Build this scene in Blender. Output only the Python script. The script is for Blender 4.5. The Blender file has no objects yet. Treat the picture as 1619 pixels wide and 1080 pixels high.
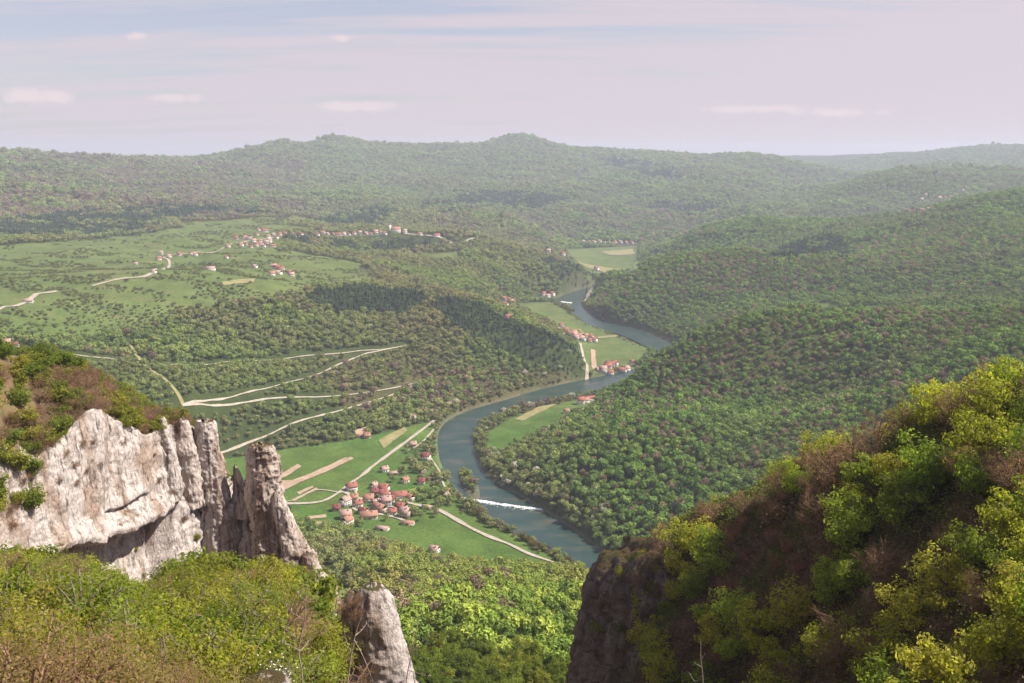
import bpy, math, random
import numpy as np
from mathutils import Vector, Matrix
random.seed(7); RNG = np.random.default_rng(11)
C = bpy.context.scene.collection
SC = bpy.context.scene
# ------------------------------------------------------------------ viewpoint
F, CX, CY, HOR, CAMZ = 1500.0, 809.5, 540.0, 243.0, 350.0
PITCH = math.atan((CY - HOR) / F)
CP, SP = math.cos(PITCH), math.sin(PITCH)
def ray(px, py):
    a = (px - CX) / F; b = -(py - CY) / F
    return a, CP + b * SP, -SP + b * CP
def WD(px, py, d):                       # world point seen at a photo pixel, at ground distance d
    x, y, z = ray(px, py); t = d / math.hypot(x, y)
    return x * t, y * t, CAMZ + z * t
def WZ(px, py, z):                       # ... at height z
    x, y, rz = ray(px, py); t = (z - CAMZ) / rz
    return x * t, y * t, z
def HP(px, d, z):                        # compass direction of a photo column, distance, height
    a = math.atan((px - CX) / F / CP)
    return d * math.sin(a), d * math.cos(a), z
def proj(x, y, z):
    zz = z - CAMZ
    f = np.maximum(y * CP - zz * SP, 1e-3); u = y * SP + zz * CP
    return CX + F * x / f, CY - F * u / f
# ------------------------------------------------------------------ noise
def _hash(ix, iy, s):
    h = (ix.astype(np.int64) * 374761393 + iy.astype(np.int64) * 668265263 + s * 144665) & 0xffffffff
    h = ((h ^ (h >> 13)) * 1274126177) & 0xffffffff
    return ((h ^ (h >> 16)) & 0xffffff) / float(0xffffff)
def vnoise(x, y, s=0):
    x = np.asarray(x, float); y = np.asarray(y, float)
    ix = np.floor(x); iy = np.floor(y); fx = x - ix; fy = y - iy
    fx = fx * fx * fx * (fx * (fx * 6 - 15) + 10); fy = fy * fy * fy * (fy * (fy * 6 - 15) + 10)
    a = _hash(ix, iy, s); b = _hash(ix + 1, iy, s); c = _hash(ix, iy + 1, s); d = _hash(ix + 1, iy + 1, s)
    return ((a * (1 - fx) + b * fx) * (1 - fy) + (c * (1 - fx) + d * fx) * fy) * 2 - 1
def vnoise3(x, y, z, s=0):
    iz = np.floor(z); f = z - iz; f = f * f * f * (f * (f * 6 - 15) + 10); q = np.zeros_like(x)
    ix = np.floor(x); iy = np.floor(y); fx = x - ix; fy = y - iy; fx = fx * fx * (3 - 2 * fx); fy = fy * fy * (3 - 2 * fy)
    for dz, wz in ((0, 1 - f), (1, f)):
        k = ((iz + dz) * 7919).astype(np.int64)
        a = _hash(ix, iy + k, s); b = _hash(ix + 1, iy + k, s); c = _hash(ix, iy + 1 + k, s); d = _hash(ix + 1, iy + 1 + k, s)
        q = q + wz * ((a * (1 - fx) + b * fx) * (1 - fy) + (c * (1 - fx) + d * fx) * fy)
    return q * 2 - 1
def fbm3(x, y, z, s=0, o=4, rid=False):
    t = 0; a = 1; n = 0
    for k in range(o):
        q = vnoise3(x * 2 ** k + 5.1 * k, y * 2 ** k, z * 2 ** k - 3.7 * k, s + k); t = t + a * ((1 - 2 * np.abs(q)) if rid else q); n += a; a *= .52
    return t / n
def fbm(x, y, s=0, o=4):
    t = 0; a = 1; n = 0
    for k in range(o):
        t = t + a * vnoise(x * 2 ** k + 17.3 * k, y * 2 ** k - 9.1 * k, s + k); n += a; a *= .5
    return t / n
# ------------------------------------------------------------------ terrain heights
P = []
for a in [  # px, py, distance
 # near shelf on the left, under the shrubs
 # steep slope on the right
 (1610,1080,62),(1450,1080,76),(1300,1080,92),(1150,1080,112),(1619,612,118),(1500,655,124),(1400,705,132),(1300,748,140),(1200,782,152),
 (1100,818,160),(1040,858,166),(1000,880,170),(1619,800,92),(1619,950,76),(1450,910,96),(1450,770,112),(1300,910,110),(1300,820,124),(1150,960,126),(1100,920,142),
 (1040,1010,140),(1230,1010,110),(1700,560,120),(1750,800,88),(1750,1000,62),
 # wooded gully below
 (750,1000,330),(750,1080,270),(850,950,430),(600,900,620),(700,930,480),(650,960,400),(550,865,740),(620,880,690),(700,905,640),(850,905,620),(900,940,450),(930,915,600),
 # right ridge above the river
 (1050,560,1290),(1130,520,1270),(1200,504,1270),(1300,495,1330),(1400,506,1330),(1500,508,1250),(1619,500,1200),(1100,650,1060),(1250,620,1150),(1400,600,1100),
 (1000,720,940),(950,800,865),(1050,760,890),(1180,700,960),(1050,620,1180),(960,700,985),(1500,570,1080),(1619,560,1000),
 (1310,488,1640),(1400,487,1640),
 # second ridge
 (1040,414,2300),(1100,405,2250),(1200,410,2150),(1400,425,2000),(1500,405,2100),(1619,385,2150),(1000,460,2080),(1100,470,2000),(1200,470,1960),(1350,470,1880),
 (1500,470,1800),(1619,450,1800),(980,450,2230),(1130,508,1800),(1250,492,1800),
 # third ridge and the high hill
 (1619,302,3000),(1500,327,2900),(1400,354,2800),(1240,347,3050),(1180,350,3050),(1100,366,3000),(1040,390,2980),(1300,375,2600),(1450,375,2500),(1619,345,2600),
 (1300,352,3000),(1150,385,2800),
 # left slope
 (910,562,1480),(860,527,1530),(800,503,1580),(740,480,1620),(680,462,1680),(560,452,1750),(450,470,1560),(300,480,1480),(100,500,1380),(600,560,1420),(500,600,1290),
 (400,550,1390),(250,580,1250),(300,640,1130),(200,525,1350),(150,600,1150),(700,560,1430),(800,570,1450),(600,620,1290),(700,610,1350),(560,500,1560),(660,500,1560),
 (0,540,1230),(430,640,1180),
 # plateau
 (0,440,1750),(200,420,1950),(400,430,1880),(100,390,2400),(300,370,2800),(440,385,2500),(400,360,2950),(560,374,2700),(625,368,2750),(0,480,1450),(500,420,2000),
 (600,420,2050),(0,400,2250),
 # spur beyond the plateau
 (700,380,2600),(800,388,2600),(850,402,2550),(900,421,2520),(940,438,2570),(750,420,2300),(800,440,2250),(760,455,2080),(700,440,2100),(640,400,2500),
 # slopes behind the upper valley
 (920,352,4000),(900,332,4300),(830,322,4500),(800,350,3600),(730,360,3300),(1000,352,4000),(1080,355,3900),(860,375,3500),
 # long mountain
 (0,378,2600),(0,342,3100),(0,302,3600),(0,264,4300),(0,239,5000),(100,246,5000),(200,251,5500),(300,253,6500),(380,248,6700),(415,246,6800),(440,232,6800),(472,241,6900),(500,238,6900),(530,224,7000),(560,235,7000),(600,238,7000),(640,237,7000),(720,233,7300),
 (775,232,7450),(820,219,7500),(862,232,7500),(940,238,7500),(1060,244,7500),(1150,252,7000),(1210,252,7100),(1250,263,6500),(600,300,4800),(800,300,4800),(400,310,4000),(200,330,3300),(1000,310,4800),(1150,300,4800),
 (820,262,6300),(600,267,6000),(1000,272,6300),(440,268,5600),(300,290,4400),(800,332,4200),(560,342,3600),(1100,332,4200),(150,290,4000),(700,325,4100),(1200,325,4100),(1180,275,5900),
 (1255,335,4000),(1270,300,5200),
 # far right hills
 (1330,292,4800),(1420,271,5200),(1550,273,5200),(1350,318,4300),(1450,333,4100),(1550,306,4500),(1300,305,4700),(1619,275,5400),(1619,233,9000),(1500,241,9000),(1400,253,9000),(1340,259,9000),(1300,262,9000),
 (1500,262,6800),(1200,249,14000),(1000,249,14000),(600,249,14000),(200,249,14000),(1400,249,15000),(1619,248,15000),(1080,241,11500),(1140,246,11500),(1010,246,11500),
 ]:
    P.append(WD(*a))
for a in [ # px, py, height
 (470,800,4),(500,835,5),(600,850,4),(690,880,4),(800,885,4),(600,740,3),(690,670,4),(450,760,4),(640,690,4),(350,725,5),(430,703,8),(560,690,7),(640,672,7),
 (690,655,6),(800,627,6),(920,596,4),(800,680,3),(860,655,3),(900,643,4),(770,705,3),(760,730,3),(860,812,4),(945,872,3),(830,780,4),(900,830,6),
 (1000,606,6),(1075,585,5),(940,640,8),(940,485,3),(1055,540,3),(1000,520,2),(940,415,3),(960,400,3),(900,388,6),(1000,420,3),(990,392,4),(940,442,3),(830,472,5),(810,482,4),
 (900,505,3),(1020,550,3),(930,582,3),(860,500,3),(960,560,3),(1000,590,3),(900,470,3),(860,880,2),(900,900,3),(1040,395,12)]:
    P.append(WZ(*a))
for a in [ # column, distance, height  (what the photo does not show)
 (750,6,345),(750,15,336),(750,40,305),(750,100,245),(750,180,212),(100,7,344.5),(300,7,344.5),(500,7,344),(-350,7,344.5),(100,12,341.5),(300,12,341),(500,12,340.5),(-350,12,342),(100,22,336),(300,22,335.5),(480,22,334.5),(1200,7,345),(1200,25,328),(1200,50,304),(1600,20,330),(1600,38,320),(1400,40,312),(1000,40,300),(1000,90,255),(880,150,225),
 (690,70,280),(645,120,252),(560,165,238),(480,215,222),(200,185,250),(0,150,270),(470,300,185),(470,420,125),(480,600,50),(60,215,255),(100,330,240),(100,500,150),(100,750,70),
 (100,950,55),(300,330,215),(300,500,130),(300,750,40),(300,930,8),(1619,140,305),(1400,190,258),(1200,220,225),(1020,240,195),(1619,300,215),(1300,350,150),(1619,600,110),(1300,600,70),
 (1050,500,85),(1050,350,140),(1000,680,30),(1300,850,60),(1500,850,90),(920,200,212),(2100,6,342),(1619,6,342),(1400,6,342.5),(2100,12,337),(1619,12,337.5),(2100,20,331),(2100,35,325),(2100,60,322),(2100,110,331),(2100,200,300),(-350,60,325),(-350,150,290),(-350,300,250),(-350,600,160),(-350,1000,115),
 (-350,1500,122),(-350,2500,130),(-350,4000,260),(-350,8000,370),(2100,600,160),(2100,1000,140),(2100,1500,140),(2100,2200,190),(2100,3000,260),(2100,5000,250),(2100,9000,430),
 (800,17000,280),(-350,17000,280),(2100,17000,280),(1200,1520,48),(1100,1560,28),(1320,1500,80),(640,1850,90),(1250,2700,95),(1350,2500,115),(600,3000,110),(820,8600,300),(300,8600,270),(1100,9000,270),(1550,3550,95),(1400,3500,80),(1300,3450,70),(1200,3450,60),(1619,3700,130),(1450,6300,130),(1350,6300,120),(1560,6400,150),(1619,6700,170),(1255,4700,85),(1275,6000,85),(1300,7500,110),(1150,2560,55),(1080,2620,25),(1240,2450,85),(1300,7000,200),(1500,5900,190)]:
    P.append(HP(*a))
for d_, z_ in ((35,329),(50,322.5),(70,315),(90,307),(110,299.5),(130,290),(150,277)):
    for px_, k_ in ((-80,6),(0,5.5),(100,4),(200,-2),(300,.8),(450,-2.0)): P.append(HP(px_, d_, z_ + k_ * min(1, d_ / 90)))
P = np.array(P)
def lp(x, y): return np.arctan2(x, y), np.log(np.hypot(x, y))
pu, pv = lp(P[:, 0], P[:, 1])
def _k(r2): return np.where(r2 > 1e-12, 0.5 * r2 * np.log(np.maximum(r2, 1e-12)), 0)
n = len(P)
A = np.zeros((n + 3, n + 3))
A[:n, :n] = _k((pu[:, None] - pu) ** 2 + (pv[:, None] - pv) ** 2) + np.eye(n) * 4e-6
A[:n, n:] = np.c_[np.ones(n), pu, pv]; A[n:, :n] = A[:n, n:].T
sol = np.linalg.solve(A, np.r_[P[:, 2], 0, 0, 0])
def rbf(u, v):
    out = np.empty(u.size); uf, vf = u.ravel(), v.ravel()
    for i in range(0, u.size, 20000):
        a, b = uf[i:i + 20000], vf[i:i + 20000]
        out[i:i + 20000] = _k((a[:, None] - pu) ** 2 + (b[:, None] - pv) ** 2) @ sol[:n] + sol[n] + sol[n + 1] * a + sol[n + 2] * b
    return out.reshape(u.shape)
AZ = math.radians(47)
NU = 780
GU = np.linspace(-AZ, AZ, NU)
GV = np.concatenate([np.linspace(math.log(a), math.log(b), k, endpoint=False) for a, b, k in
     [(5, 250, 300), (250, 700, 220), (700, 2500, 560), (2500, 17000, 300)]] + [[math.log(17000)]])
NV = len(GV)
cu = np.linspace(-AZ, AZ, 240); cv = np.linspace(GV[0], GV[-1], 560)
coarse = rbf(*np.meshgrid(cu, cv))
def resample(g, xs, ys, x, y):           # bilinear on a regular axis pair
    fi = np.clip(np.interp(x, xs, np.arange(len(xs))), 0, len(xs) - 1.001); fj = np.clip(np.interp(y, ys, np.arange(len(ys))), 0, len(ys) - 1.001)
    i = fi.astype(int); j = fj.astype(int); a = fi - i; b = fj - j
    return (g[j, i] * (1 - a) + g[j, i + 1] * a) * (1 - b) + (g[j + 1, i] * (1 - a) + g[j + 1, i + 1] * a) * b
U, V = np.meshgrid(GU, GV)
D = np.exp(V); GX = D * np.sin(U); GY = D * np.cos(U)
Hh = resample(coarse, cu, cv, U.ravel(), V.ravel()).reshape(U.shape)
# ruggedness grows with height above the valley floor and with distance
up = np.clip((Hh - 14) / 40, 0, 1) * np.clip((D - 200) / 500, 0, 1)
Hh += up * ((.35 - np.abs(fbm(GX / 210, GY / 210, 13, 3))) * 15 * np.clip(D / 1500, .5, 1.5) + fbm(GX / 260, GY / 260, 3) * 8 * np.clip(D / 1500, .5, 1.6) + np.clip((D - 2600) / 1500, 0, 1) * np.clip((6600 - D) / 900, .12, 1) * (fbm(GX / 700, GY / 700, 5) * 34 - np.abs(fbm(GX / 420, GY / 900, 9)) * 46))
Hh += np.clip(D / 60, .1, 1) * np.clip((260 - D) / 100, 0, 1) * fbm(GX / 9, GY / 9, 6) * 1.0
for px_, d_, a_, r_ in ((440,6800,30,190),(530,7000,36,250),(820,7500,26,380),(485,6900,-14,150),(770,7450,-10,160),(1160,7050,18,260),(640,7050,10,200)):
    x_, y_, _q = HP(px_, d_, 0); Hh += a_ * np.exp(-((GX - x_) ** 2 + ((GY - y_) * .45) ** 2) / r_ ** 2)
t_ = Hh - 3.0
Hh = 3.0 + np.where(t_ > 12, t_, 0.5 * (t_ + np.sqrt(np.minimum(t_, 50) ** 2 + 6)))      # no dips below the flood plain
# ------------------------------------------------------------------ river
def catmull(p, k):
    p = np.asarray(p, float); q = np.r_[[2 * p[0] - p[1]], p, [2 * p[-1] - p[-2]]]; out = []
    t = np.linspace(0, 1, k, endpoint=False)[:, None]
    for i in range(1, len(q) - 2):
        a, b, c, d = q[i - 1:i + 3]
        out.append(.5 * (2 * b + (c - a) * t + (2 * a - 5 * b + 4 * c - d) * t ** 2 + (3 * b - a - 3 * c + d) * t ** 3))
    return np.r_[np.concatenate(out), [p[-1]]]
banks = [((1060,418),(1062,424)),((1030,424),(1035,429)),((1003,431),(1012,437)),((960,446),(972,451)),((905,462),(945,463)),((880,474),(918,477)),((902,492),(930,490)),((940,515),(955,508)),((985,529),(995,518)),
 ((1028,549),(1045,538)),((1045,563),(1082,556)),((1030,576),(1082,586)),((985,588),(1010,600)),((930,600),(955,617)),((870,613),(900,631)),((800,632),(842,644)),((740,650),(790,656)),((705,668),(762,672)),((692,692),(749,692)),((696,724),(750,716)),
 ((710,757),(764,746)),((728,786),(795,770)),((757,808),(835,792)),((808,840),(875,818)),((858,866),(915,846)),((893,884),(950,870)),((930,910),(990,898)),((965,945),(1040,930))]
bl = catmull([WZ(*b[0], 0)[:2] for b in banks], 14); br = catmull([WZ(*b[1], 0)[:2] for b in banks], 14)
rc = (bl + br) / 2; rw = np.linalg.norm(bl - br, axis=1) / 2
def river_sd(x, y):                      # signed distance to the bank: negative in the water
    out = np.full(x.size, 1e4); xf, yf = x.ravel(), y.ravel()
    m = np.where((xf > rc[:, 0].min() - 400) & (xf < rc[:, 0].max() + 400) & (yf > rc[:, 1].min() - 400) & (yf < rc[:, 1].max() + 400))[0]
    for i in range(0, m.size, 20000):
        k = m[i:i + 20000]
        dd = np.hypot(xf[k][:, None] - rc[:, 0], yf[k][:, None] - rc[:, 1]) - rw
        out[k] = dd.min(1)
    return out.reshape(x.shape)
RS = river_sd(GX, GY)
ISL = WZ(741, 764, 0)[:2]; ISLd = np.array(WZ(752, 785, 0)[:2]) - np.array(WZ(735, 746, 0)[:2]); ISLl = np.linalg.norm(ISLd); ISLd = ISLd / ISLl
def island_sd(x, y):
    a = ((x - ISL[0]) * ISLd[0] + (y - ISL[1]) * ISLd[1]) / (ISLl * .5); b = ((x - ISL[0]) * -ISLd[1] + (y - ISL[1]) * ISLd[0]) / 6.5
    return (np.sqrt(a * a + b * b) - 1) * 6.5
carve = -2.5 + 5.0 * np.clip(RS / 7 + .5, 0, 1)
bank = np.clip((RS - 4) / 30, 0, 1)
Hh = np.where(RS < 34, np.minimum(Hh, carve + bank * 400), Hh)
Hh = np.where(island_sd(GX, GY) < 6, np.maximum(Hh, 1.4 - 3.5 * np.clip(island_sd(GX, GY) / 6, 0, 1)), Hh)
def H(x, y):
    x = np.asarray(x, float); y = np.asarray(y, float); u, v = lp(x, y)
    return resample(Hh, GU, GV, u.ravel(), v.ravel()).reshape(x.shape)
TAN = (Hh - CAMZ) / D
VIS = np.maximum.accumulate(TAN, axis=0)
VIS = np.r_[np.full((1, NU), -9.0), VIS[:-1]]
def visible(x, y, z, top):
    u, v = lp(x, y); d = np.hypot(x, y)
    return (z + top - CAMZ) / d > resample(VIS, GU, GV, u, v) - .012
_T = np.exp(np.linspace(math.log(9), math.log(15500), 6000))
def ground(px, py, skip=0):              # where the line of sight through a photo pixel meets the ground
    x, y, z = ray(px, py); s = 1 / math.hypot(x, y)
    T = _T[_T > skip]
    k = np.where(CAMZ + z * s * T - H(x * s * T, y * s * T) < 0)[0]
    t = T[k[0]] if len(k) else 15000.0
    X, Y = x * s * t, y * s * t
    return np.array((X, Y, float(H(np.array([X]), np.array([Y]))[0])))
# ------------------------------------------------------------------ land cover, from outlines on the photo
def inpoly(px, py, poly):
    r = np.zeros(px.shape, bool); n = len(poly); j = n - 1
    for i in range(n):
        xi, yi = poly[i]; xj, yj = poly[j]
        if yi != yj: r ^= ((yi > py) != (yj > py)) & (px < (xj - xi) * (py - yi) / (yj - yi) + xi)
        j = i
    return r
PLATEAU = [(-400,505),(-400,392),(60,386),(180,372),(330,352),(480,345),(505,352),(440,372),(430,396),(470,398),(560,412),(590,440),(520,452),(450,462),(380,480),(300,492),(200,520),(110,540),(-60,545)]
BROWN = [((1080,1619,495,620),.40,900,1700),((1030,1200,405,470),.4,1700,2400),((0,480,245,352),.95,2900,6000),((700,1100,330,385),.6,3200,5000),((530,800,850,985),.55,300,800),((540,900,590,650),.45,1200,1500),((1200,1619,355,470),.12,1500,3000),((1180,1500,600,760),.25,850,1300)]
PINE = [([(690,470),(760,485),(860,530),(915,560),(925,592),(880,595),(800,560),(730,530),(690,505)],1300,1800),([(480,470),(560,452),(640,458),(690,480),(640,500),(540,500)],1400,1900),([(440,379),(600,381),(640,372),(680,374),(700,390),(610,400),(500,394)],2200,2900),
 ([(650,328),(700,312),(800,303),(905,310),(920,326),(800,330),(690,336)],3300,5200),([(950,254),(1000,253),(1060,266),(1085,285),(1030,284),(965,264)],5500,7600),([(850,402),(900,416),(945,437),(905,462),(880,440)],2300,2700),
 ([(0,350),(280,330),(480,325),(300,352),(100,375),(0,380)],2500,3600),([(1230,380),(1340,375),(1340,405),(1210,405)],1900,2700),([(490,350),(560,330),(620,330),(610,362),(540,362)],3000,3900),([(1020,380),(1060,372),(1060,400),(1020,405)],2600,3100),([(1000,330),(1120,318),(1170,335),(1100,345)],3800,4800)]
CLEAR = [[(1285,492),(1320,484),(1385,484),(1385,491)],[(1290,480),(1310,478),(1330,486),(1290,490)],[(660,402),(720,398),(735,412),(690,416)],[(890,395),(1010,388),(1010,432),(935,438)],[(770,350),(790,346),(800,352)]]
MEADOWS = [([(300,735),(440,712),(560,694),(640,677),(690,665),(690,690),(722,790),(762,814),(888,892),(860,902),(700,892),(600,852),(560,840),(480,832),(440,800),(300,815)],700,1260),
 ([(768,706),(772,684),(800,664),(850,648),(900,634),(945,624),(938,642),(905,655),(885,680),(830,692),(800,716)],900,1600),
 ([(806,480),(880,478),(905,497),(960,515),(1026,546),(1026,562),(1000,582),(930,593),(920,578),(905,548),(860,522)],1450,2400),([(925,478),(950,456),(985,438),(1000,440),(960,468)],2000,2700)]
ORCH = [(600,750),(625,722),(660,690),(690,668),(702,720),(727,790),(764,816),(700,812),(640,836),(560,834),(515,812),(530,790),(600,770)]
def cover(x, y, z, rs):
    """tree density 0..1, brown-ness, pine mask, meadow mask"""
    px, py = proj(x, y, z); d = np.hypot(x, y)
    j1 = fbm(x / 70, y / 70, 41, 3); j2 = fbm(x / 240, y / 240, 47, 3); jx = px + j1 * 8 + j2 * 26; jy = py + fbm(x / 70, y / 70, 45, 3) * 5 + j2 * 9
    flat = np.zeros(px.shape, bool)
    for poly, d0, d1 in MEADOWS: flat |= inpoly(px + 3 * j1, py + 1.5 * j1, poly) & (d > d0) & (d < d1) & (z < 16)
    plat = inpoly(jx, jy, PLATEAU) & (d > 1150) & (d < 3300)
    clear = np.zeros(px.shape, bool)
    for c in CLEAR: clear |= inpoly(px, py, c) & (d > 1300)
    meadow = (flat | plat | clear)
    dens = np.where(meadow, 0.0, 1.0)
    hedge = fbm(x / 110, y / 38, 51, 4) + .45 * fbm(x / 24, y / 24, 57, 2)
    k = np.clip((py - 395) / 130, 0, 1)
    dens = np.where(plat, np.where(hedge > .27 - .40 * k, .95, .012), dens)
    low = (rs < 15 + 9 * fbm(x / 40, y / 40, 61, 2)) & (d > 690)
    dens = np.where(flat & low, .9, dens)
    orch = inpoly(jx, jy, ORCH) & (d > 800) & (d < 1260); dens = np.where(orch & flat, np.maximum(dens, np.where(fbm(x / 22, y / 22, 65, 2) > .05, .62, .10)), dens)
    dens = np.where(rs < 2, 0, dens)
    dens = np.where(island_sd(x, y) < -.5, 1, dens)
    cut = np.abs((px - 200) - (py - 540) * .80) ; dens = np.where((cut < 4) & (py > 520) & (py < 660) & (d > 1000) & (d < 1500), 0, dens)
    br = .38 * fbm(x / 190, y / 190, 71, 3) + .0
    for (a, b, c, e), w, d0, d1 in BROWN:
        m = (jx > a) & (jx < b) & (jy > c) & (jy < e) & (d > d0) & (d < d1)
        br = np.where(m, br + w * (.55 + .8 * fbm(x / 120, y / 120, 77, 3)), br)
    pine = np.zeros(px.shape, bool)
    for poly, d0, d1 in PINE: pine |= inpoly(jx + 14 * j1, jy + 4 * j1, poly) & (d > d0) & (d < d1)
    pine &= fbm(x / 55, y / 55, 49, 3) > -.22 - .5 * (d < 2000)
    return dens, np.clip(br, 0, 1), pine, meadow, px, py, d
# ------------------------------------------------------------------ materials
def mat(name, base=(.5,.5,.5), rough=.9, spec=.2):
    m = bpy.data.materials.new(name); m.use_nodes = True; nt = m.node_tree; b = nt.nodes['Principled BSDF']
    b.inputs['Base Color'].default_value = (*base, 1); b.inputs['Roughness'].default_value = rough; b.inputs['Specular IOR Level'].default_value = spec
    return m, nt, b
def nd(nt, t, **k):
    n = nt.nodes.new(t)
    for a, b in k.items():
        if hasattr(n, a): setattr(n, a, b)
        else: n.inputs[a.replace('_', ' ')].default_value = b
    return n
def ramp(nt, src, stops):
    r = nt.nodes.new('ShaderNodeValToRGB'); e = r.color_ramp.elements
    while len(e) < len(stops): e.new(.5)
    for q, (p, c) in zip(e, stops): q.position = p; q.color = (*c, 1)
    nt.links.new(src, r.inputs[0]); return r.outputs[0]
def mixc(nt, fac, a, b, mode='MIX'):
    m = nt.nodes.new('ShaderNodeMix'); m.data_type = 'RGBA'; m.blend_type = mode
    for s, v in ((0, fac), (6, a), (7, b)):
        if isinstance(v, (int, float)): m.inputs[s].default_value = v
        elif isinstance(v, tuple): m.inputs[s].default_value = (*v, 1)
        else: nt.links.new(v, m.inputs[s])
    return m.outputs[2]
def pos(nt, scale=(1,1,1)):
    g = nt.nodes.new('ShaderNodeNewGeometry'); m = nt.nodes.new('ShaderNodeVectorMath'); m.operation = 'MULTIPLY'; m.inputs[1].default_value = scale
    nt.links.new(g.outputs['Position'], m.inputs[0]); return m.outputs[0]
def noise(nt, vec, scale, detail=5, rough=.6, dist=0):
    q = nt.nodes.new('ShaderNodeTexNoise'); q.inputs['Scale'].default_value = scale; q.inputs['Detail'].default_value = detail; q.inputs['Roughness'].default_value = rough; q.inputs['Distortion'].default_value = dist
    nt.links.new(vec, q.inputs['Vector']); return q.outputs['Fac']
# ------------------------------------------------------------------ mesh helpers
def raw(name, v, f, m=None, smooth=False):
    """mesh from arrays: v (n,3), f (k,3|4)"""
    v = np.ascontiguousarray(v, np.float32); f = np.ascontiguousarray(f, np.int32); k = f.shape[1]
    me = bpy.data.meshes.new(name); me.vertices.add(len(v)); me.vertices.foreach_set('co', v.ravel())
    me.loops.add(f.size); me.loops.foreach_set('vertex_index', f.ravel())
    me.polygons.add(len(f)); me.polygons.foreach_set('loop_start', np.arange(0, f.size, k, dtype=np.int32))
    try: me.polygons.foreach_set('loop_total', np.full(len(f), k, np.int32))
    except Exception: pass
    if smooth: me.polygons.foreach_set('use_smooth', np.ones(len(f), bool))
    me.update(calc_edges=True); me.validate()
    if m: me.materials.append(m)
    return me
def link(name, me, parent=None, **props):
    o = bpy.data.objects.new(name, me); C.objects.link(o)
    if parent: o.parent = parent
    for k, v in props.items(): o[k] = v
    return o
def gridf(nu, nv):
    i = np.arange(nv - 1)[:, None] * nu + np.arange(nu - 1)[None]
    return np.stack([i, i + 1, i + 1 + nu, i + nu], -1).reshape(-1, 4)
# ------------------------------------------------------------------ the ground
xf, yf, zf = GX.ravel(), GY.ravel(), Hh.ravel()
dens, brn, pin, mead, ppx, ppy, pd = cover(xf, yf, zf, RS.ravel())
green = np.array((.058, .118, .024)); green2 = np.array((.088, .132, .032)); litter = np.array((.11, .08, .042)); under = np.array((.045, .060, .020)); dry = np.array((.16, .14, .07))  # under: forest floor, darkened to stand in for shade between crowns
t = np.clip(.5 + .9 * fbm(xf / 60, yf / 35, 81), 0, 1)[:, None]
colm = green * (1 - t) + green2 * t
farm = np.clip((pd - 1150) / 250, 0, 1)[:, None]; colm = colm * (1 - farm) + (colm * .55 + np.array((.062, .062, .028))) * farm
mow = (.5 + .5 * np.sign(np.sin((xf * .82 + yf * .57) / 9 + 2.5 * vnoise(xf / 160, yf / 160, 82))))[:, None] * ((pd < 1260))[:, None]; colm = colm * (1 - .10 * mow)
t = np.clip((fbm(xf / 45, yf / 20, 85) - .25) * 3, 0, 1)[:, None] * np.clip((pd - 1150) / 300, 0, 1)[:, None] * .6
colm = colm * (1 - t) + dry * t
bb = np.clip(brn * 1.1, 0, 1)[:, None]
colf = under * (1 - bb) + litter * bb
nearw = np.clip((260 - pd) / 60, 0, 1)[:, None]
colf = colf * (1 - nearw) + (np.array((.12, .072, .042)) * (.75 + .6 * vnoise(xf / 3, yf / 3, 87)[:, None] * .5)) * nearw
col = np.where(mead[:, None], colm, colf)
shore = np.clip(1 - np.abs(RS.ravel() - 1) / 3.5, 0, 1)[:, None] * .5
col = col * (1 - shore) + np.array((.18, .16, .12)) * shore
bed = np.clip(-RS.ravel() / 4, 0, 1)[:, None]; col = col * (1 - bed) + np.array((.10, .10, .07)) * bed
me = raw('ground', np.c_[xf, yf, zf], gridf(NU, NV)[:, ::-1].copy(), smooth=True)
at = me.attributes.new('col', 'FLOAT_COLOR', 'POINT'); at.data.foreach_set('color', np.c_[col, np.ones(len(col))].astype(np.float32).ravel())
M, nt, b = mat('ground_cover', rough=1, spec=.05)
a = nd(nt, 'ShaderNodeAttribute', attribute_name='col')
n1 = noise(nt, pos(nt), .35, 6); n2 = noise(nt, pos(nt), .03, 6)
c = mixc(nt, .8, a.outputs['Color'], ramp(nt, n1, [(.25, (.45, .45, .45)), (.75, (1.5, 1.5, 1.4))]), 'MULTIPLY')
c = mixc(nt, .7, c, ramp(nt, n2, [(.3, (.65, .68, .6)), (.7, (1.3, 1.3, 1.25))]), 'MULTIPLY')
nt.links.new(c, b.inputs['Base Color'])
me.materials.append(M)
link('ground', me, kind='structure', label='valley floor, wooded slopes and mountains')
# ------------------------------------------------------------------ the water
M, nt, b = mat('river_water', (.030, .062, .056), .12, .5)
w1 = noise(nt, pos(nt, (.02, .05, 1)), 1.0, 4); w2 = noise(nt, pos(nt, (1, 1, 1)), .5, 3)
c = ramp(nt, w1, [(.3, (.014, .040, .034)), (.52, (.026, .050, .042)), (.72, (.075, .075, .054))])
nt.links.new(c, b.inputs['Base Color'])
bp = nd(nt, 'ShaderNodeBump', Strength=.25, Distance=.4); nt.links.new(w2, bp.inputs['Height']); nt.links.new(bp.outputs[0], b.inputs['Normal'])
b.inputs['Roughness'].default_value = .3; b.inputs['Specular IOR Level'].default_value = .2
off = (bl - rc) * 1.0
wl = rc + off * (1 + 9 / rw)[:, None]; wr = rc - off * (1 + 9 / rw)[:, None]
ks = np.linspace(0, 1, 9)
v = np.concatenate([np.c_[wl * (1 - k) + wr * k, np.zeros(len(wl))] for k in ks])
link('river', raw('river', v, gridf(len(wl), 9), M), kind='structure', label='green river winding through the valley')
HAZE, EXPO = 8.2e-5, 0.80
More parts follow.
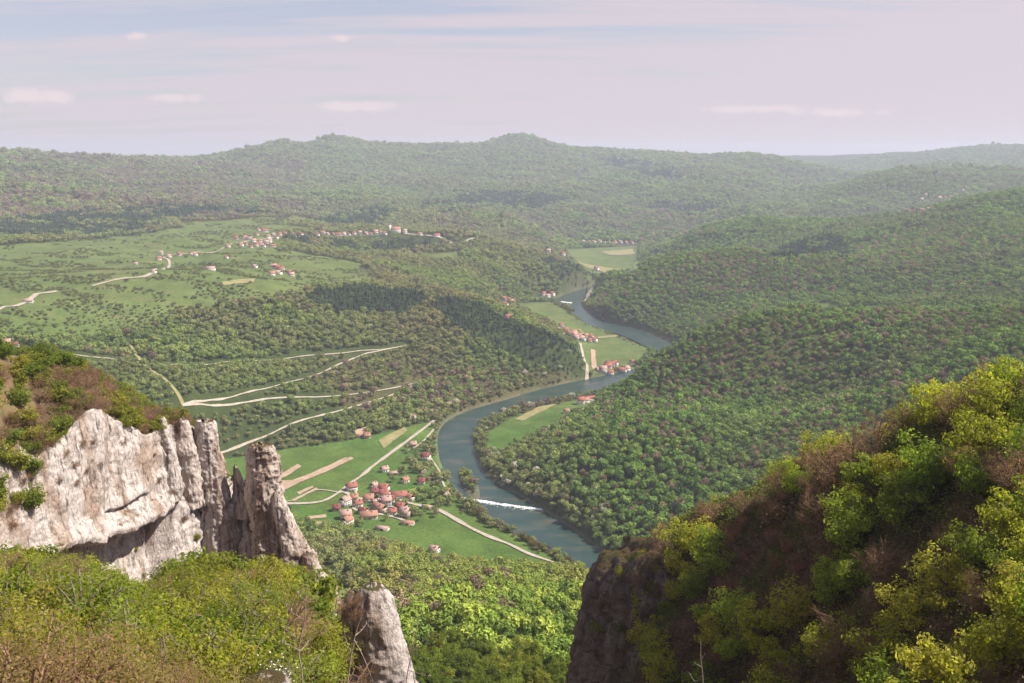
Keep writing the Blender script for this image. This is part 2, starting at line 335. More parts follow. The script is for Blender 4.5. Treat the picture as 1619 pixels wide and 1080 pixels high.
# ------------------------------------------------------------------ foliage
def leaf_mat(name, source, trans=.35, var=.5):
    m = bpy.data.materials.new(name); m.use_nodes = True; nt = m.node_tree; b = nt.nodes['Principled BSDF']; nt.nodes.remove(b)
    if source == 'inst': q = nd(nt, 'ShaderNodeAttribute', attribute_type='INSTANCER', attribute_name='tint').outputs['Color']
    else: q = nt.nodes.new('ShaderNodeObjectInfo').outputs['Color']
    g = nt.nodes.new('ShaderNodeNewGeometry')
    c = mixc(nt, 1.0, q, ramp(nt, g.outputs['Random Per Island'], [(0, (1 - var,) * 3), (.6, (1, 1, 1)), (1, (1 + var * 1.3, 1 + var * 1.2, 1 + var))]), 'MULTIPLY')
    d = nt.nodes.new('ShaderNodeBsdfDiffuse'); t = nt.nodes.new('ShaderNodeBsdfTranslucent'); mx = nt.nodes.new('ShaderNodeMixShader'); mx.inputs[0].default_value = trans
    nt.links.new(c, d.inputs['Color']); nt.links.new(mixc(nt, 1.0, c, (1.45, 1.5, .6), 'MULTIPLY'), t.inputs['Color'])
    nt.links.new(d.outputs[0], mx.inputs[1]); nt.links.new(t.outputs[0], mx.inputs[2]); nt.links.new(mx.outputs[0], nt.nodes['Material Output'].inputs['Surface'])
    return m
M_INST = leaf_mat('forest_leaves', 'inst', .16, .28)
M_LEAF = leaf_mat('tree_leaves', 'obj', .55, .35)
M_BARK, nt, b = mat('grey_bark', (.16, .13, .10)); nt.links.new(ramp(nt, noise(nt, pos(nt, (1, 1, .3)), 6, 4), [(.3, (.09, .07, .055)), (.7, (.24, .2, .165))]), b.inputs['Base Color'])
M_BROWN, nt, b = mat('brown_twigs', (.2, .12, .075)); nt.links.new(ramp(nt, noise(nt, pos(nt), .5, 4), [(.3, (.17, .095, .055)), (.7, (.30, .185, .115))]), b.inputs['Base Color'])
M_TWIG, nt, b = mat('pale_twig', (.30, .22, .17)); nt.links.new(ramp(nt, noise(nt, pos(nt), 9, 3), [(.3, (.2, .14, .1)), (.7, (.42, .33, .27))]), b.inputs['Base Color'])
def quads(c, nrm, size, aspect=1.0, rng=RNG, bend=0.0):
    """small leaf-sized faces at points c facing roughly along nrm"""
    n = len(c); nrm = nrm / np.maximum(np.linalg.norm(nrm, axis=1, keepdims=True), 1e-6)
    r = rng.normal(size=(n, 3)); t = np.cross(nrm, r); t /= np.maximum(np.linalg.norm(t, axis=1, keepdims=True), 1e-6); s = np.cross(nrm, t)
    size = np.broadcast_to(np.asarray(size, float), (n,))[:, None] * (.7 + .6 * rng.random((n, 1)))
    a, b = t * size * aspect, s * size * .55
    v = np.stack([c - a, c - b * .9 + a * .1, c + a, c + b * .9 + a * .1], 1).reshape(-1, 3)
    return v, np.arange(4 * n).reshape(-1, 4)
def tube(pts, rad, k=5):
    pts = np.asarray(pts, float); n = len(pts); tn = np.gradient(pts, axis=0); tn /= np.maximum(np.linalg.norm(tn, axis=1, keepdims=True), 1e-9)
    ref = np.where(np.abs(tn[:, 2:3]) > .9, np.array([[1., 0, 0]]), np.array([[0, 0, 1.]])); a = np.cross(tn, ref); a /= np.maximum(np.linalg.norm(a, axis=1, keepdims=True), 1e-9); b = np.cross(tn, a)
    w = np.linspace(0, 2 * np.pi, k, endpoint=False); rad = np.broadcast_to(rad, (n,))
    v = (pts[:, None] + rad[:, None, None] * (np.cos(w)[None, :, None] * a[:, None] + np.sin(w)[None, :, None] * b[:, None])).reshape(-1, 3)
    i = np.arange(n - 1)[:, None] * k + np.arange(k)[None]; j = np.arange(n - 1)[:, None] * k + (np.arange(k)[None] + 1) % k
    return v, np.stack([i, j, j + k, i + k], -1).reshape(-1, 4)
def join(parts):
    vs, fs, o = [], [], 0
    for v, f in parts: vs.append(v); fs.append(f + o); o += len(v)
    return np.concatenate(vs), np.concatenate(fs)
def ico(sub=1):
    import bmesh
    bm = bmesh.new(); bmesh.ops.create_icosphere(bm, subdivisions=sub, radius=1); v = np.array([q.co for q in bm.verts]); f = np.array([[w.index for w in q.verts] for q in bm.faces]); bm.free()
    return v, np.c_[f, f[:, 2]]
def sphere_pts(n, rng):
    p = rng.normal(size=(n, 3)); return p / np.linalg.norm(p, axis=1, keepdims=True)
# distant crowns, unit radius, standing at the origin
def far_broad(seed, n, bare=False):
    rng = np.random.default_rng(seed); L = []; N = []
    k = 9; lob = sphere_pts(k, rng) * (.5 + .16 * rng.random((k, 1))); lob[:, 2] = np.abs(lob[:, 2]) * 1.0 - .1; rad = .40 + .2 * rng.random(k)
    for i in range(k):
        m = n // k; p = sphere_pts(m, rng); q = p * rad[i] * (.75 + .3 * rng.random((m, 1))); q[:, 2] *= .8
        L.append(lob[i] + q); N.append(p * 1.2 + .3 * rng.normal(size=p.shape) + (0, 0, .25))
    c = np.concatenate(L); c[:, 2] = c[:, 2] * 1.05 + 1.25
    parts = [quads(c, np.concatenate(N), .135 if bare else .17, 1.1, rng)]
    if not bare:
        for i in range(k):
            v, f = ico(1); v = v * (rad[i] * .72) * (1 + .2 * rng.normal(size=(len(v), 1))); parts.append((lob[i] * (1, 1, 1.05) + v * (1, 1, .8) + (0, 0, 1.25), f))
    parts.append(tube([(0, 0, -.3), (.02, 0, .5), (0, .03, 1.3)], [.075, .06, .03], 4))
    if bare:
        for i in range(k):
            parts.append(tube([(0, 0, .5 + .04 * i), lob[i] * (.5, .5, .5) + (0, 0, 1.05), lob[i] * (1, 1, 1.05) + (0, 0, 1.3)], [.05, .035, .015], 3))
    return join(parts)
def far_pine(seed, n):
    rng = np.random.default_rng(seed); t = rng.random(n) ** .7; z = .35 + 2.5 * (1 - t); tier = .72 + .28 * np.abs(np.sin(z * 5)); r = (t * .75 + .03) * tier * (.75 + .3 * rng.random(n)); a = rng.random(n) * 2 * np.pi
    c = np.c_[r * np.cos(a), r * np.sin(a), z]; nn = np.c_[np.cos(a), np.sin(a), .7 + 0 * a] + .4 * rng.normal(size=(n, 3))
    w = np.linspace(0, 2 * np.pi, 7)[:-1]
    return join([quads(c, nn, .17, 1.2, rng), tube([(0, 0, .3), (0, 0, 1.4), (0, 0, 2.7)], [.5, .3, .03], 7), tube([(0, 0, -.3), (0, 0, .5)], [.08, .07], 4)])
PROTO = bpy.data.collections.new('forest_crowns')
def proto(name, vf, m=M_INST):
    o = bpy.data.objects.new(name, raw(name, *vf, m)); PROTO.objects.link(o)
for i in range(5): proto('crown_a%d' % i, far_broad(100 + i, 270))
for i in range(4): proto('crown_b%d' % i, far_broad(200 + i, 330, True))
def tuft(seed):
    rng = np.random.default_rng(seed); p = rng.normal(size=(46, 3)) * (.42, .42, .16) + (0, 0, .2); return quads(p, rng.normal(size=(46, 3)) * .7 + (0, 0, .7), .11, 1.2, rng)
for i in range(3): proto('crown_d%d' % i, tuft(400 + i))
for i in range(3): proto('crown_c%d' % i, far_pine(300 + i, 200))
NB, NBR, NP = 5, 4, 3      # collection order is alphabetical: a, b, c, d
def scatter(name, x, y, z, rot, scl, idx, tint, label):
    n = len(x); me = bpy.data.meshes.new(name); me.vertices.add(n); me.vertices.foreach_set('co', np.c_[x, y, z].astype(np.float32).ravel())
    a = me.attributes.new('rotz', 'FLOAT_VECTOR', 'POINT'); a.data.foreach_set('vector', np.c_[rot[:, 0], rot[:, 1], rot[:, 2]].astype(np.float32).ravel())
    a = me.attributes.new('scl', 'FLOAT_VECTOR', 'POINT'); a.data.foreach_set('vector', scl.astype(np.float32).ravel())
    a = me.attributes.new('idx', 'INT', 'POINT'); a.data.foreach_set('value', idx.astype(np.int32))
    a = me.attributes.new('tint', 'FLOAT_COLOR', 'POINT'); a.data.foreach_set('color', np.c_[tint, np.ones(n)].astype(np.float32).ravel())
    o = link(name, me, kind='stuff', label=label)
    g = bpy.data.node_groups.new(name + '_spread', 'GeometryNodeTree')
    g.interface.new_socket('Geometry', in_out='INPUT', socket_type='NodeSocketGeometry'); g.interface.new_socket('Geometry', in_out='OUTPUT', socket_type='NodeSocketGeometry')
    gi = g.nodes.new('NodeGroupInput'); go = g.nodes.new('NodeGroupOutput'); ip = g.nodes.new('GeometryNodeInstanceOnPoints'); ci = g.nodes.new('GeometryNodeCollectionInfo')
    ci.inputs['Collection'].default_value = PROTO; ci.inputs['Separate Children'].default_value = True; ci.inputs['Reset Children'].default_value = True
    ip.inputs['Pick Instance'].default_value = True
    def na(nm, t):
        q = g.nodes.new('GeometryNodeInputNamedAttribute'); q.data_type = t; q.inputs[0].default_value = nm; return q.outputs[0]
    e2r = g.nodes.new('FunctionNodeEulerToRotation')
    g.links.new(gi.outputs[0], ip.inputs['Points']); g.links.new(ci.outputs[0], ip.inputs['Instance']); g.links.new(na('idx', 'INT'), ip.inputs['Instance Index'])
    g.links.new(na('rotz', 'FLOAT_VECTOR'), e2r.inputs[0]); g.links.new(e2r.outputs[0], ip.inputs['Rotation']); g.links.new(na('scl', 'FLOAT_VECTOR'), ip.inputs['Scale']); g.links.new(ip.outputs[0], go.inputs[0])
    mod = o.modifiers.new('spread', 'NODES'); mod.node_group = g
    return o
# colours of leaf and wood
G_FRESH = np.array([(.190, .240, .060), (.150, .205, .055), (.225, .258, .070), (.120, .170, .048)])
G_OLIVE = np.array([(.190, .185, .075), (.160, .170, .068), (.215, .195, .085)])
B_BARE = np.array([(.205, .150, .105), (.175, .130, .092), (.225, .165, .11), (.18, .145, .085)])
PINE_C = np.array([(.052, .084, .048), (.064, .098, .050), (.058, .078, .052)])
acc = []
BANDS = [(305, 620, 6.0, 3.6), (620, 1250, 6.2, 3.9), (1250, 2300, 7.0, 4.4), (2300, 3300, 9, 5.4), (3300, 5200, 13.5, 7.8), (5200, 9300, 19, 10.5)]
for bi, (d0, d1, s, rad) in enumerate(BANDS):
    xs = np.arange(-d1 * .66, d1 * .66, s); ys = np.arange(d0 * .75, d1, s)
    X, Y = np.meshgrid(xs, ys); X = X.ravel(); Y = Y.ravel()
    m = (np.hypot(X, Y) > d0) & (np.hypot(X, Y) < d1) & (np.abs(np.arctan2(X, Y)) < math.radians(34)); X = X[m]; Y = Y[m]
    X = X + (RNG.random(X.size) - .5) * s * 1.25; Y = Y + (RNG.random(X.size) - .5) * s * 1.25
    Z = H(X, Y); m = visible(X, Y, Z, rad * 2.6) & (np.hypot(X, Y) >= d0); X, Y, Z = X[m], Y[m], Z[m]
    rs = river_sd(X, Y); de, br, pi_, me_, px, py, d = cover(X, Y, Z, rs)
    m = RNG.random(X.size) < de; acc.append([q[m] for q in (X, Y, Z, br, pi_, me_, px, py, d, rs)] + [np.full(m.sum(), rad)])
X, Y, Z, br, pi_, me_, px, py, d, rs, rad = [np.concatenate(q) for q in zip(*acc)]

FST = (X, Y, Z, br, pi_, me_, px, py, d, rs, rad)
# ------------------------------------------------------------------ roads, tracks, ploughed strips
CLEARINGS, CLEARPOLY = [], []
M_ROAD, nt, b = mat('pale_gravel', (.42, .36, .29)); nt.links.new(ramp(nt, noise(nt, pos(nt), .25, 5), [(.3, (.27, .225, .17)), (.7, (.44, .38, .31))]), b.inputs['Base Color'])
M_SOIL, nt, b = mat('ploughed_soil', (.30, .21, .14)); nt.links.new(ramp(nt, noise(nt, pos(nt), .12, 6), [(.3, (.27, .175, .115)), (.7, (.42, .31, .22))]), b.inputs['Base Color'])
M_STRAW, nt, b = mat('dry_grass', (.24, .2, .09)); nt.links.new(ramp(nt, noise(nt, pos(nt), .1, 6), [(.3, (.17, .16, .06)), (.7, (.30, .25, .12))]), b.inputs['Base Color'])
def dense(p, step):
    p = catmull(p, 12); s = np.r_[0, np.cumsum(np.linalg.norm(np.diff(p[:, :2], axis=0), axis=1))]
    t = np.linspace(0, s[-1], max(3, int(s[-1] / step))); return np.c_[np.interp(t, s, p[:, 0]), np.interp(t, s, p[:, 1])]
def road(pix, w, label, clear=8, skip=600, name='road', m=None, floor=None):
    w *= .72; clear *= .8
    if 'forest road' in label: w *= .6; clear *= .9
    p = [WZ(a, b_, floor)[:2] if floor is not None else ground(a, b_, skip)[:2] for a, b_ in pix]
    q = dense(p, 4); tn = np.gradient(q, axis=0); tn /= np.linalg.norm(tn, axis=1, keepdims=True); nn = np.c_[-tn[:, 1], tn[:, 0]]
    jit = w * (1 + .38 * vnoise(np.arange(len(q)) * .23, np.arange(len(q)) * 0, 5))
    rows = []
    for k in (-.5, -.17, .17, .5):
        r = q + nn * (jit * k)[:, None]; rows.append(np.c_[r, H(r[:, 0], r[:, 1]) + .45 + .0004 * np.hypot(r[:, 0], r[:, 1])])
    CLEARINGS.append((q, clear))
    return link(name, raw(name, np.concatenate(rows), gridf(len(q), 4), m or M_ROAD), kind='structure', label=label)
road([(-20,552),(100,560),(150,566),(230,575),(330,577),(410,571),(480,564),(560,557),(642,547)], 5.5, 'upper forest road along the left slope', 17)
road([(642,547),(600,556),(540,575),(490,597),(440,610),(380,625),(288,643)], 5.5, 'middle leg of the winding forest road', 13)
road([(288,643),(330,642),(400,636),(500,629),(560,624),(620,615),(667,605)], 5.5, 'lower leg of the winding forest road', 13)
road([(667,605),(640,617),(580,638),(520,655),(440,681),(390,702),(345,718)], 5, 'lowest leg of the winding forest road', 9)
road([(687,666),(655,690),(625,712),(590,738),(575,751),(556,764),(540,777),(512,793),(478,797),(440,796),(380,790)], 6, 'pale valley road through the fields', 8)
road([(540,777),(565,788),(592,792),(622,789),(650,797),(690,806),(720,822),(745,836),(775,850),(805,862),(840,878),(875,890)], 6, 'pale road between meadow and river', 8)
road([(556,764),(565,788),(560,806),(590,812),(630,820),(648,832)], 4, 'village lane', 6, name='lane')
road([(575,808),(612,802),(650,806)], 4, 'village cross lane', 5, name='lane')
road([(645,715),(668,700),(686,680)], 3.5, 'short farm track by the river trees', 5, name='track')
road([(680,725),(694,745),(702,768),(712,785)], 3.5, 'riverside track', 5, name='track')
road([(440,796),(470,790),(500,776),(540,780)], 2.5, 'field track', 3, name='track')
road([(812,485),(840,495),(862,506),(880,519),(896,533)], 7, 'pale lane across the far meadow', 9)
road([(917,553),(922,570),(928,588),(925,600),(905,606),(880,613),(845,625),(800,640),(760,652),(715,662)], 6, 'riverside road under the left slope', 8, floor=4)
road([(995,588),(975,601),(955,612),(944,621)], 9, 'pale gravel bar along the right bank', 6, name='gravel_bar', floor=1.5)
road([(-20,498),(20,485),(48,474),(90,461)], 8, 'pale plateau road at the left edge', 14)
road([(146,453),(195,441),(240,432),(266,424),(268,416),(258,408)], 8, 'pale plateau road climbing to the farms', 14)
road([(258,408),(300,402),(350,395),(380,385),(425,378),(470,375),(540,374),(610,371)], 6, 'plateau road to the hilltop town', 10)
road([(640,370),(690,375),(740,380),(800,385)], 8, 'pale track along the spur beyond the church', 14)
road([(903,384),(950,383),(1000,386),(1030,384)], 9, 'pale road by the far riverside houses', 14)
road([(925,478),(950,458),(985,440)], 16, 'sandy bank in the far river bend', 10, name='sand_bank', floor=2.5)
road([(290,642),(245,590),(205,545)], 6, 'straight grassy cut through the left slope', 6, name='cutting', m=M_STRAW)
def field(pix, m, label, name='field'):
    q = np.array([WZ(a, b_, 3.2)[:2] for a, b_ in pix]) if pix[0][1] > 460 else np.array([ground(a, b_, 600)[:2] for a, b_ in pix])
    a, b_, c, d_ = q; n1, n2 = 26, 8
    s = np.linspace(0, 1, n1)[None, :, None]; t = np.linspace(0, 1, n2)[:, None, None]
    g = ((a * (1 - s) + b_ * s) * (1 - t) + (d_ * (1 - s) + c * s) * t).reshape(-1, 2)
    g = g + np.c_[vnoise(g[:, 0] / 9, g[:, 1] / 9, 3), vnoise(g[:, 0] / 9, g[:, 1] / 9, 4)] * .8
    link(name, raw(name, np.c_[g, H(g[:, 0], g[:, 1]) + .3 + .0003 * np.hypot(g[:, 0], g[:, 1])], gridf(n1, n2), m), kind='structure', label=label)
    CLEARPOLY.append(q)
for p in ([(438,754),(470,734),(477,738),(440,762)],[(434,776),(546,724),(557,727),(440,784)],[(436,763),(474,762),(452,772),(436,774)],[(470,783),(494,773),(497,775),(474,786)],[(461,794),(501,775),(504,777),(465,796)],
          [(482,820),(514,815),(516,820),(483,824)],[(540,730),(555,723),(560,726),(541,735)],[(934,558),(941,558),(944,588),(936,588)],[(850,522),(887,527),(890,535),(878,534)],[(560,690),(580,684),(584,690),(566,696)]):
    field(p, M_SOIL, 'bare ploughed strip in the green valley fields', 'ploughed_field')
for p in ([(598,698),(640,680),(645,684),(606,710)],[(814,664),(850,645),(888,637),(826,667)],[(495,826),(522,826),(524,836),(500,834)],[(914,522),(917,521),(928,532),(925,533)],[(945,533),(990,528),(992,531),(946,536)],
          [(912,413),(985,424),(960,432),(930,424)],[(950,398),(1000,394),(1005,402),(965,404)],[(350,447),(404,441),(402,447),(352,452)]):
    field(p, M_STRAW, 'strip of dry yellowish grass in the fields', 'dry_field')
# ------------------------------------------------------------------ houses
def flat(name, c, n_lo=.85, n_hi=1.12, s=1.2):
    m, nt, b = mat(name, c); lo = tuple(q * n_lo for q in c); hi = tuple(min(.9, q * n_hi) for q in c)
    nt.links.new(ramp(nt, noise(nt, pos(nt), s, 5), [(.3, lo), (.7, hi)]), b.inputs['Base Color']); return m
M_WALL = [flat('white_plaster', (.72, .68, .63)), flat('cream_plaster', (.62, .54, .43)), flat('bare_block', (.46, .36, .29)), flat('grey_render', (.5, .48, .45))]
M_ROOF = [flat('red_tile', (.31, .11, .085), .7, 1.25), flat('orange_tile', (.36, .18, .125), .7, 1.2), flat('faded_tile', (.42, .26, .22), .75, 1.2), flat('dark_tile', (.20, .06, .055), .7, 1.3)]
M_PANE, nt, b = mat('window_glass', (.03, .035, .04), .15, .5)
M_DOOR = flat('brown_wood', (.16, .09, .05)); M_BRICK = flat('chimney_brick', (.38, .2, .15))
WN = ['white', 'cream', 'bare-block', 'grey']; RN = ['red', 'orange', 'faded pink', 'dark red']
def box(x0, x1, y0, y1, z0, z1):
    v = np.array([(x, y, z) for z in (z0, z1) for x, y in ((x0, y0), (x1, y0), (x1, y1), (x0, y1))], float)
    return v, np.array([(3, 2, 1, 0), (4, 5, 6, 7), (0, 1, 5, 4), (1, 2, 6, 5), (2, 3, 7, 6), (3, 0, 4, 7)])
def wall_vf(w, l, h, rise):          # gabled body: ridge along x
    v = np.array([(-l/2,-w/2,-2.5),(l/2,-w/2,-2.5),(l/2,w/2,-2.5),(-l/2,w/2,-2.5),(-l/2,-w/2,h),(l/2,-w/2,h),(l/2,w/2,h),(-l/2,w/2,h),(-l/2,0,h+rise),(l/2,0,h+rise)], float)
    return v, np.array([(3,2,1,0),(0,1,5,4),(2,3,7,6),(1,2,6,5),(3,0,4,7),(4,5,9,8),(6,7,8,9),(5,6,9,9),(7,4,8,8)])
def roof_vf(w, l, h, rise, o=.6, t=.25):
    k = rise / (w / 2); y = w / 2 + o; ze = h - o * k + .06; zr = h + rise + .06; x = l / 2 + o * .7
    v = np.array([(sx, sy, z + dz) for dz in (0, t) for sx in (-x, x) for sy, z in ((-y, ze), (0, zr), (y, ze))], float)
    # index: dz*6 + sx*3 + k
    q = lambda a, b_, c: a * 6 + b_ * 3 + c
    f = [(q(1,0,0),q(1,1,0),q(1,1,1),q(1,0,1)),(q(1,0,1),q(1,1,1),q(1,1,2),q(1,0,2)),(q(0,0,1),q(0,1,1),q(0,1,0),q(0,0,0)),(q(0,0,2),q(0,1,2),q(0,1,1),q(0,0,1)),
         (q(0,0,0),q(0,1,0),q(1,1,0),q(1,0,0)),(q(0,1,2),q(0,0,2),q(1,0,2),q(1,1,2)),(q(0,1,0),q(0,1,1),q(1,1,1),q(1,1,0)),(q(0,1,1),q(0,1,2),q(1,1,2),q(1,1,1)),(q(0,0,1),q(0,0,0),q(1,0,0),q(1,0,1)),(q(0,0,2),q(0,0,1),q(1,0,1),q(1,0,2))]
    return v, np.array(f)
SHAPES = {'house': (8.2, 10.5, 5.2, 3.4), 'long': (8.0, 16.5, 4.2, 3.4), 'small': (6.6, 8.0, 3.6, 2.8), 'shed': (5.5, 12.0, 2.3, 1.4), 'tall': (8.5, 9.5, 6.4, 3.6)}
HM = {}
for k, (w, l, h, r) in SHAPES.items():
    d_ = {'wall': raw('wall', *wall_vf(w, l, h, r)), 'roof': raw('roof', *roof_vf(w, l, h, r)), 'chimney': raw('chimney', *box(l*.18, l*.18+.8, -1.7, -.9, h + r*.3, h+r+1.0))}
    wins = []
    zs = [1.0] if h < 5 else [.9, 3.3]
    if k != 'shed':
        for z in zs:
            for x in np.arange(-l/2 + 1.7, l/2 - 1.2, 2.9):
                for s in (-1, 1): wins.append(box(x - .5, x + .5, *sorted((s*w/2 - s*.05, s*(w/2 + .06))), z, z + 1.35))
            for y in (-w/4, w/4):
                for s in (-1, 1): wins.append(box(*sorted((s*l/2 - s*.05, s*(l/2 + .06))), y - .5, y + .5, z, z + 1.35))
    d_['wins'] = [raw('window', *q) for q in wins[:16]]
    d_['door'] = raw('door', *box(.3, 1.35, -w/2 - .08, -w/2 + .05, 0, 2.1)) if k != 'shed' else raw('door', *box(-1.4, 1.4, -w/2 - .08, -w/2 + .05, 0, 2.0))
    for n_, m_ in (('wall', M_WALL[0]), ('roof', M_ROOF[0]), ('chimney', M_BRICK), ('door', M_DOOR)): d_[n_].materials.append(m_)
    for q in d_['wins']: q.materials.append(M_PANE)
    HM[k] = d_
def slot(o, m): o.material_slots[0].link = 'OBJECT'; o.material_slots[0].material = m
KIND = {'house': 'house', 'long': 'farm_building', 'small': 'cottage', 'shed': 'shed', 'tall': 'house'}
def house(px, py, kind, wm, rm, rot, label, group, detail=True, s=1.0, z=None):
    g = WZ(px, py, z) if z is not None else ground(px, py, 600); zz = float(H(np.array([g[0]]), np.array([g[1]]))[0])
    e = bpy.data.objects.new(KIND[kind], None); C.objects.link(e); e.location = (g[0], g[1], zz + .1); e.rotation_euler.z = rot; e.scale = (s, s, s); e.empty_display_size = 2
    e['label'] = label; e['category'] = 'house' if kind != 'shed' else 'shed'; e['group'] = group
    d_ = HM[kind]; w = link('wall', d_['wall'], e); slot(w, M_WALL[wm]); r = link('roof', d_['roof'], e); slot(r, M_ROOF[rm])
    if detail:
        if kind != 'shed': link('chimney', d_['chimney'], r)
        link('door', d_['door'], e)
        for q in d_['wins']: link('window', q, e)
    k = np.array([g[0], g[1]]); CLEARINGS.append((np.array([k, k * (1 - 9 / np.hypot(*k)), k * (1 - 20 / np.hypot(*k)), k * (1 - 33 / np.hypot(*k)), k * (1 - 46 / np.hypot(*k))] if g[1] > 1600 else [k]), (13 if g[1] > 1600 else 7) * s)); return e
V = [ # column, row, shape, wall, roof, turn, what it looks like and where
 (556,776,'house',0,0,.5,'white red-roofed house at the upper left village road junction'),(591,771,'small',2,2,1.2,'pinkish cottage at the top edge of the village'),(607,777,'house',0,0,-.2,'red-roofed white house topmost in the village centre'),
 (592,781,'small',2,3,.3,'dark-roofed cottage just left of the village centre house'),(608,786,'house',0,0,-.1,'second red-roofed white house below the topmost village house'),(583,793,'house',1,1,.1,'orange-roofed house beside the village lane crossing'),
 (631,787,'long',0,0,.12,'long red-roofed farm building on the upper right of village'),(649,789,'small',1,1,-.9,'orange-roofed cottage at the right end of the long farm building'),(546,799,'tall',0,2,1.0,'tall pale pink-roofed house on the left of the village'),
 (594,798,'small',0,2,.8,'pale cottage in the middle of the village'),(600,806,'long',2,1,-.75,'slanting long orange-roofed farm building in mid village'),(611,798,'tall',3,2,.3,'grey tall house right of mid village'),
 (532,807,'small',2,3,.2,'dark red cottage at the left edge of the village'),(574,811,'small',2,3,-.3,'dark maroon-roofed cottage in the lower village'),(634,806,'house',2,0,-.5,'red-roofed block house on the right of the village'),
 (641,816,'tall',2,2,-.4,'tall faded-roofed house at lower right of the village'),(583,819,'long',1,1,.25,'long cream farm building in the lower village'),(547,819,'house',0,2,.3,'white house lower left above the orange cottage'),
 (549,829,'house',1,1,1.1,'lowest orange-roofed house at the village foot'),(605,837,'shed',1,2,-.3,'low tan shed in the meadow below the village'),(645,828,'shed',1,1,-.1,'tan open shed at lower right village corner'),
 (620,812,'small',0,0,.4,'small white cottage with red roof in lower mid village'),(566,800,'small',0,0,.6,'white cottage between the lane and the pink-roofed house'),(560,790,'small',1,1,0.2,'cream cottage beside the road junction'),
 (618,792,'small',0,3,.1,'small dark-roofed cottage under the long farm building'),
 (687,873,'small',0,2,-.4,'lone white barn in the lower meadow'),(608,746,'small',0,2,.7,'white cottage above the village among orchards'),(624,750,'shed',1,2,.3,'tan shed among orchards above the village'),
 (666,764,'small',0,3,.1,'white cottage with dark roof between village and river'),(694,796,'small',0,3,.4,'white cottage by the riverside road'),(707,778,'shed',2,1,.9,'orange-roofed shed near the river bank'),
 (677,803,'shed',1,2,-.4,'tan shed right of the village trees'),(571,691,'shed',1,1,.2,'left tan shed at the foot of the wooded slope'),(580,693,'small',2,1,.4,'small brown cottage at the foot of the wooded slope'),
 (653,706,'small',2,2,.3,'pink cottage beside the upper valley road'),(673,727,'house',0,3,-.2,'white house near the river bend'),(640,762,'small',1,1,.9,'cream cottage in the orchards between village and river')]
for px, py, k, w, r, t, l in V: house(px, py, k, w, r, t, l, 'houses of the valley village', True, 1.0, 4 if py > 735 else None)
def hamlet(pts, where, group, s=1.0, z=None):
    order = sorted(range(len(pts)), key=lambda i: pts[i][0]); rr = random.Random(len(pts) * 7 + int(pts[0][0]))
    nth = ['first','second','third','fourth','fifth','sixth','seventh','eighth','ninth','tenth','eleventh','twelfth','thirteenth','fourteenth','fifteenth','sixteenth','seventeenth','eighteenth','nineteenth','twentieth','twenty-first','twenty-second']
    for q, i in enumerate(order):
        p = pts[i]; w = rr.choice([0, 0, 0, 1, 3]); r = rr.choice([0, 0, 1, 2, 2]); k = rr.choice(['house', 'house', 'tall', 'small', 'long'])
        house(p[0], p[1] + 1, k, w, r, rr.uniform(-.7, .7), '%s %s-roofed %s, %s from left %s' % (WN[w], RN[r], KIND[k].replace('_', ' '), nth[q], where), group, False, s * rr.uniform(.9, 1.15), z)
hamlet([(373,378),(387,377),(381,389),(389,387),(401,383),(411,383),(417,390),(431,390),(424,376),(432,372),(442,371),(418,366),(409,364),(406,372),(405,389),(397,391),(421,385),(360,391),(412,388),(395,379),(426,383),(437,377)], 'in hilltop town cluster', 'houses of the hilltop town', 1.0)
hamlet([(451,371),(461,368),(476,372),(492,367),(502,373),(510,369),(518,371),(527,370),(535,372),(544,371),(552,371),(560,370),(569,369),(579,370),(586,371),(594,368),(602,369),(608,371)], 'in hilltop town row', 'houses in the hilltop street row', 1.05)
hamlet([(640,368),(664,372),(690,374)], 'beyond the hilltop church', 'houses beyond the church', 1.0)
hamlet([(403,423),(432,421),(438,424),(444,426),(430,435),(439,433),(458,433),(461,436)], 'in the hamlet below the town', 'houses of the plateau hamlet', .85)
hamlet([(255,402),(251,411),(267,407),(283,404),(302,402),(309,404),(243,431),(215,418),(358,408)], 'among the plateau road farms', 'farms along the plateau road', .85)
hamlet([(797,475),(804,476),(810,480),(806,491),(804,503),(798,482)], 'by the far meadow edge', 'houses at the far meadow edge', 1.0)
hamlet([(859,468),(866,470),(873,468)], 'by the far river bend', 'houses at the far river bend', 1.1)
hamlet([(894,536),(901,541),(908,541),(916,540),(907,534),(926,536),(939,541),(932,544),(887,523),(934,536),(911,546),(920,546)], 'in the middle meadow hamlet', 'houses of the meadow hamlet', 1.0, 3.3)
hamlet([(965,578),(961,582),(972,578),(954,588),(965,588),(982,584),(991,582),(1000,574),(946,588)], 'by the river at the meadow end', 'houses at the meadow end', 1.0, 3.3)
hamlet([(918,638),(932,633),(926,636),(896,652)], 'on the inner river meadow', 'houses on the inner meadow', 1.0)
hamlet([(906,384),(914,384),(922,383),(931,384),(939,384),(948,383),(955,384),(963,383),(972,384),(981,384),(990,385),(999,385),(867,398),(890,403),(943,427),(955,434)], 'along the far upper river', 'houses along the far upper river', 1.2)
hamlet([(1432,333),(1440,334),(1447,335),(1456,335),(1462,335),(1468,334)], 'in the hamlet behind the right ridge', 'houses behind the right ridge', 1.25)
hamlet([(1457,316),(1485,313),(1494,312),(1503,312),(1522,301),(1463,309)], 'high on the far right hill', 'houses on the far right hill', 1.1)
house(333,428,'long',0,2,.05,'long white farm hall alone on the plateau meadow','farms along the plateau road',False,.95)
house(45,479,'long',0,2,.3,'white farm building beside the road at the left edge','farms along the plateau road',False,.75)
house(12,548,'tall',0,2,.2,'large white house above the cliff at the left edge','farms along the plateau road',False,.85); house(24,550,'house',0,3,.2,'dark-roofed house above the cliff at the left edge','farms along the plateau road',False,.75)
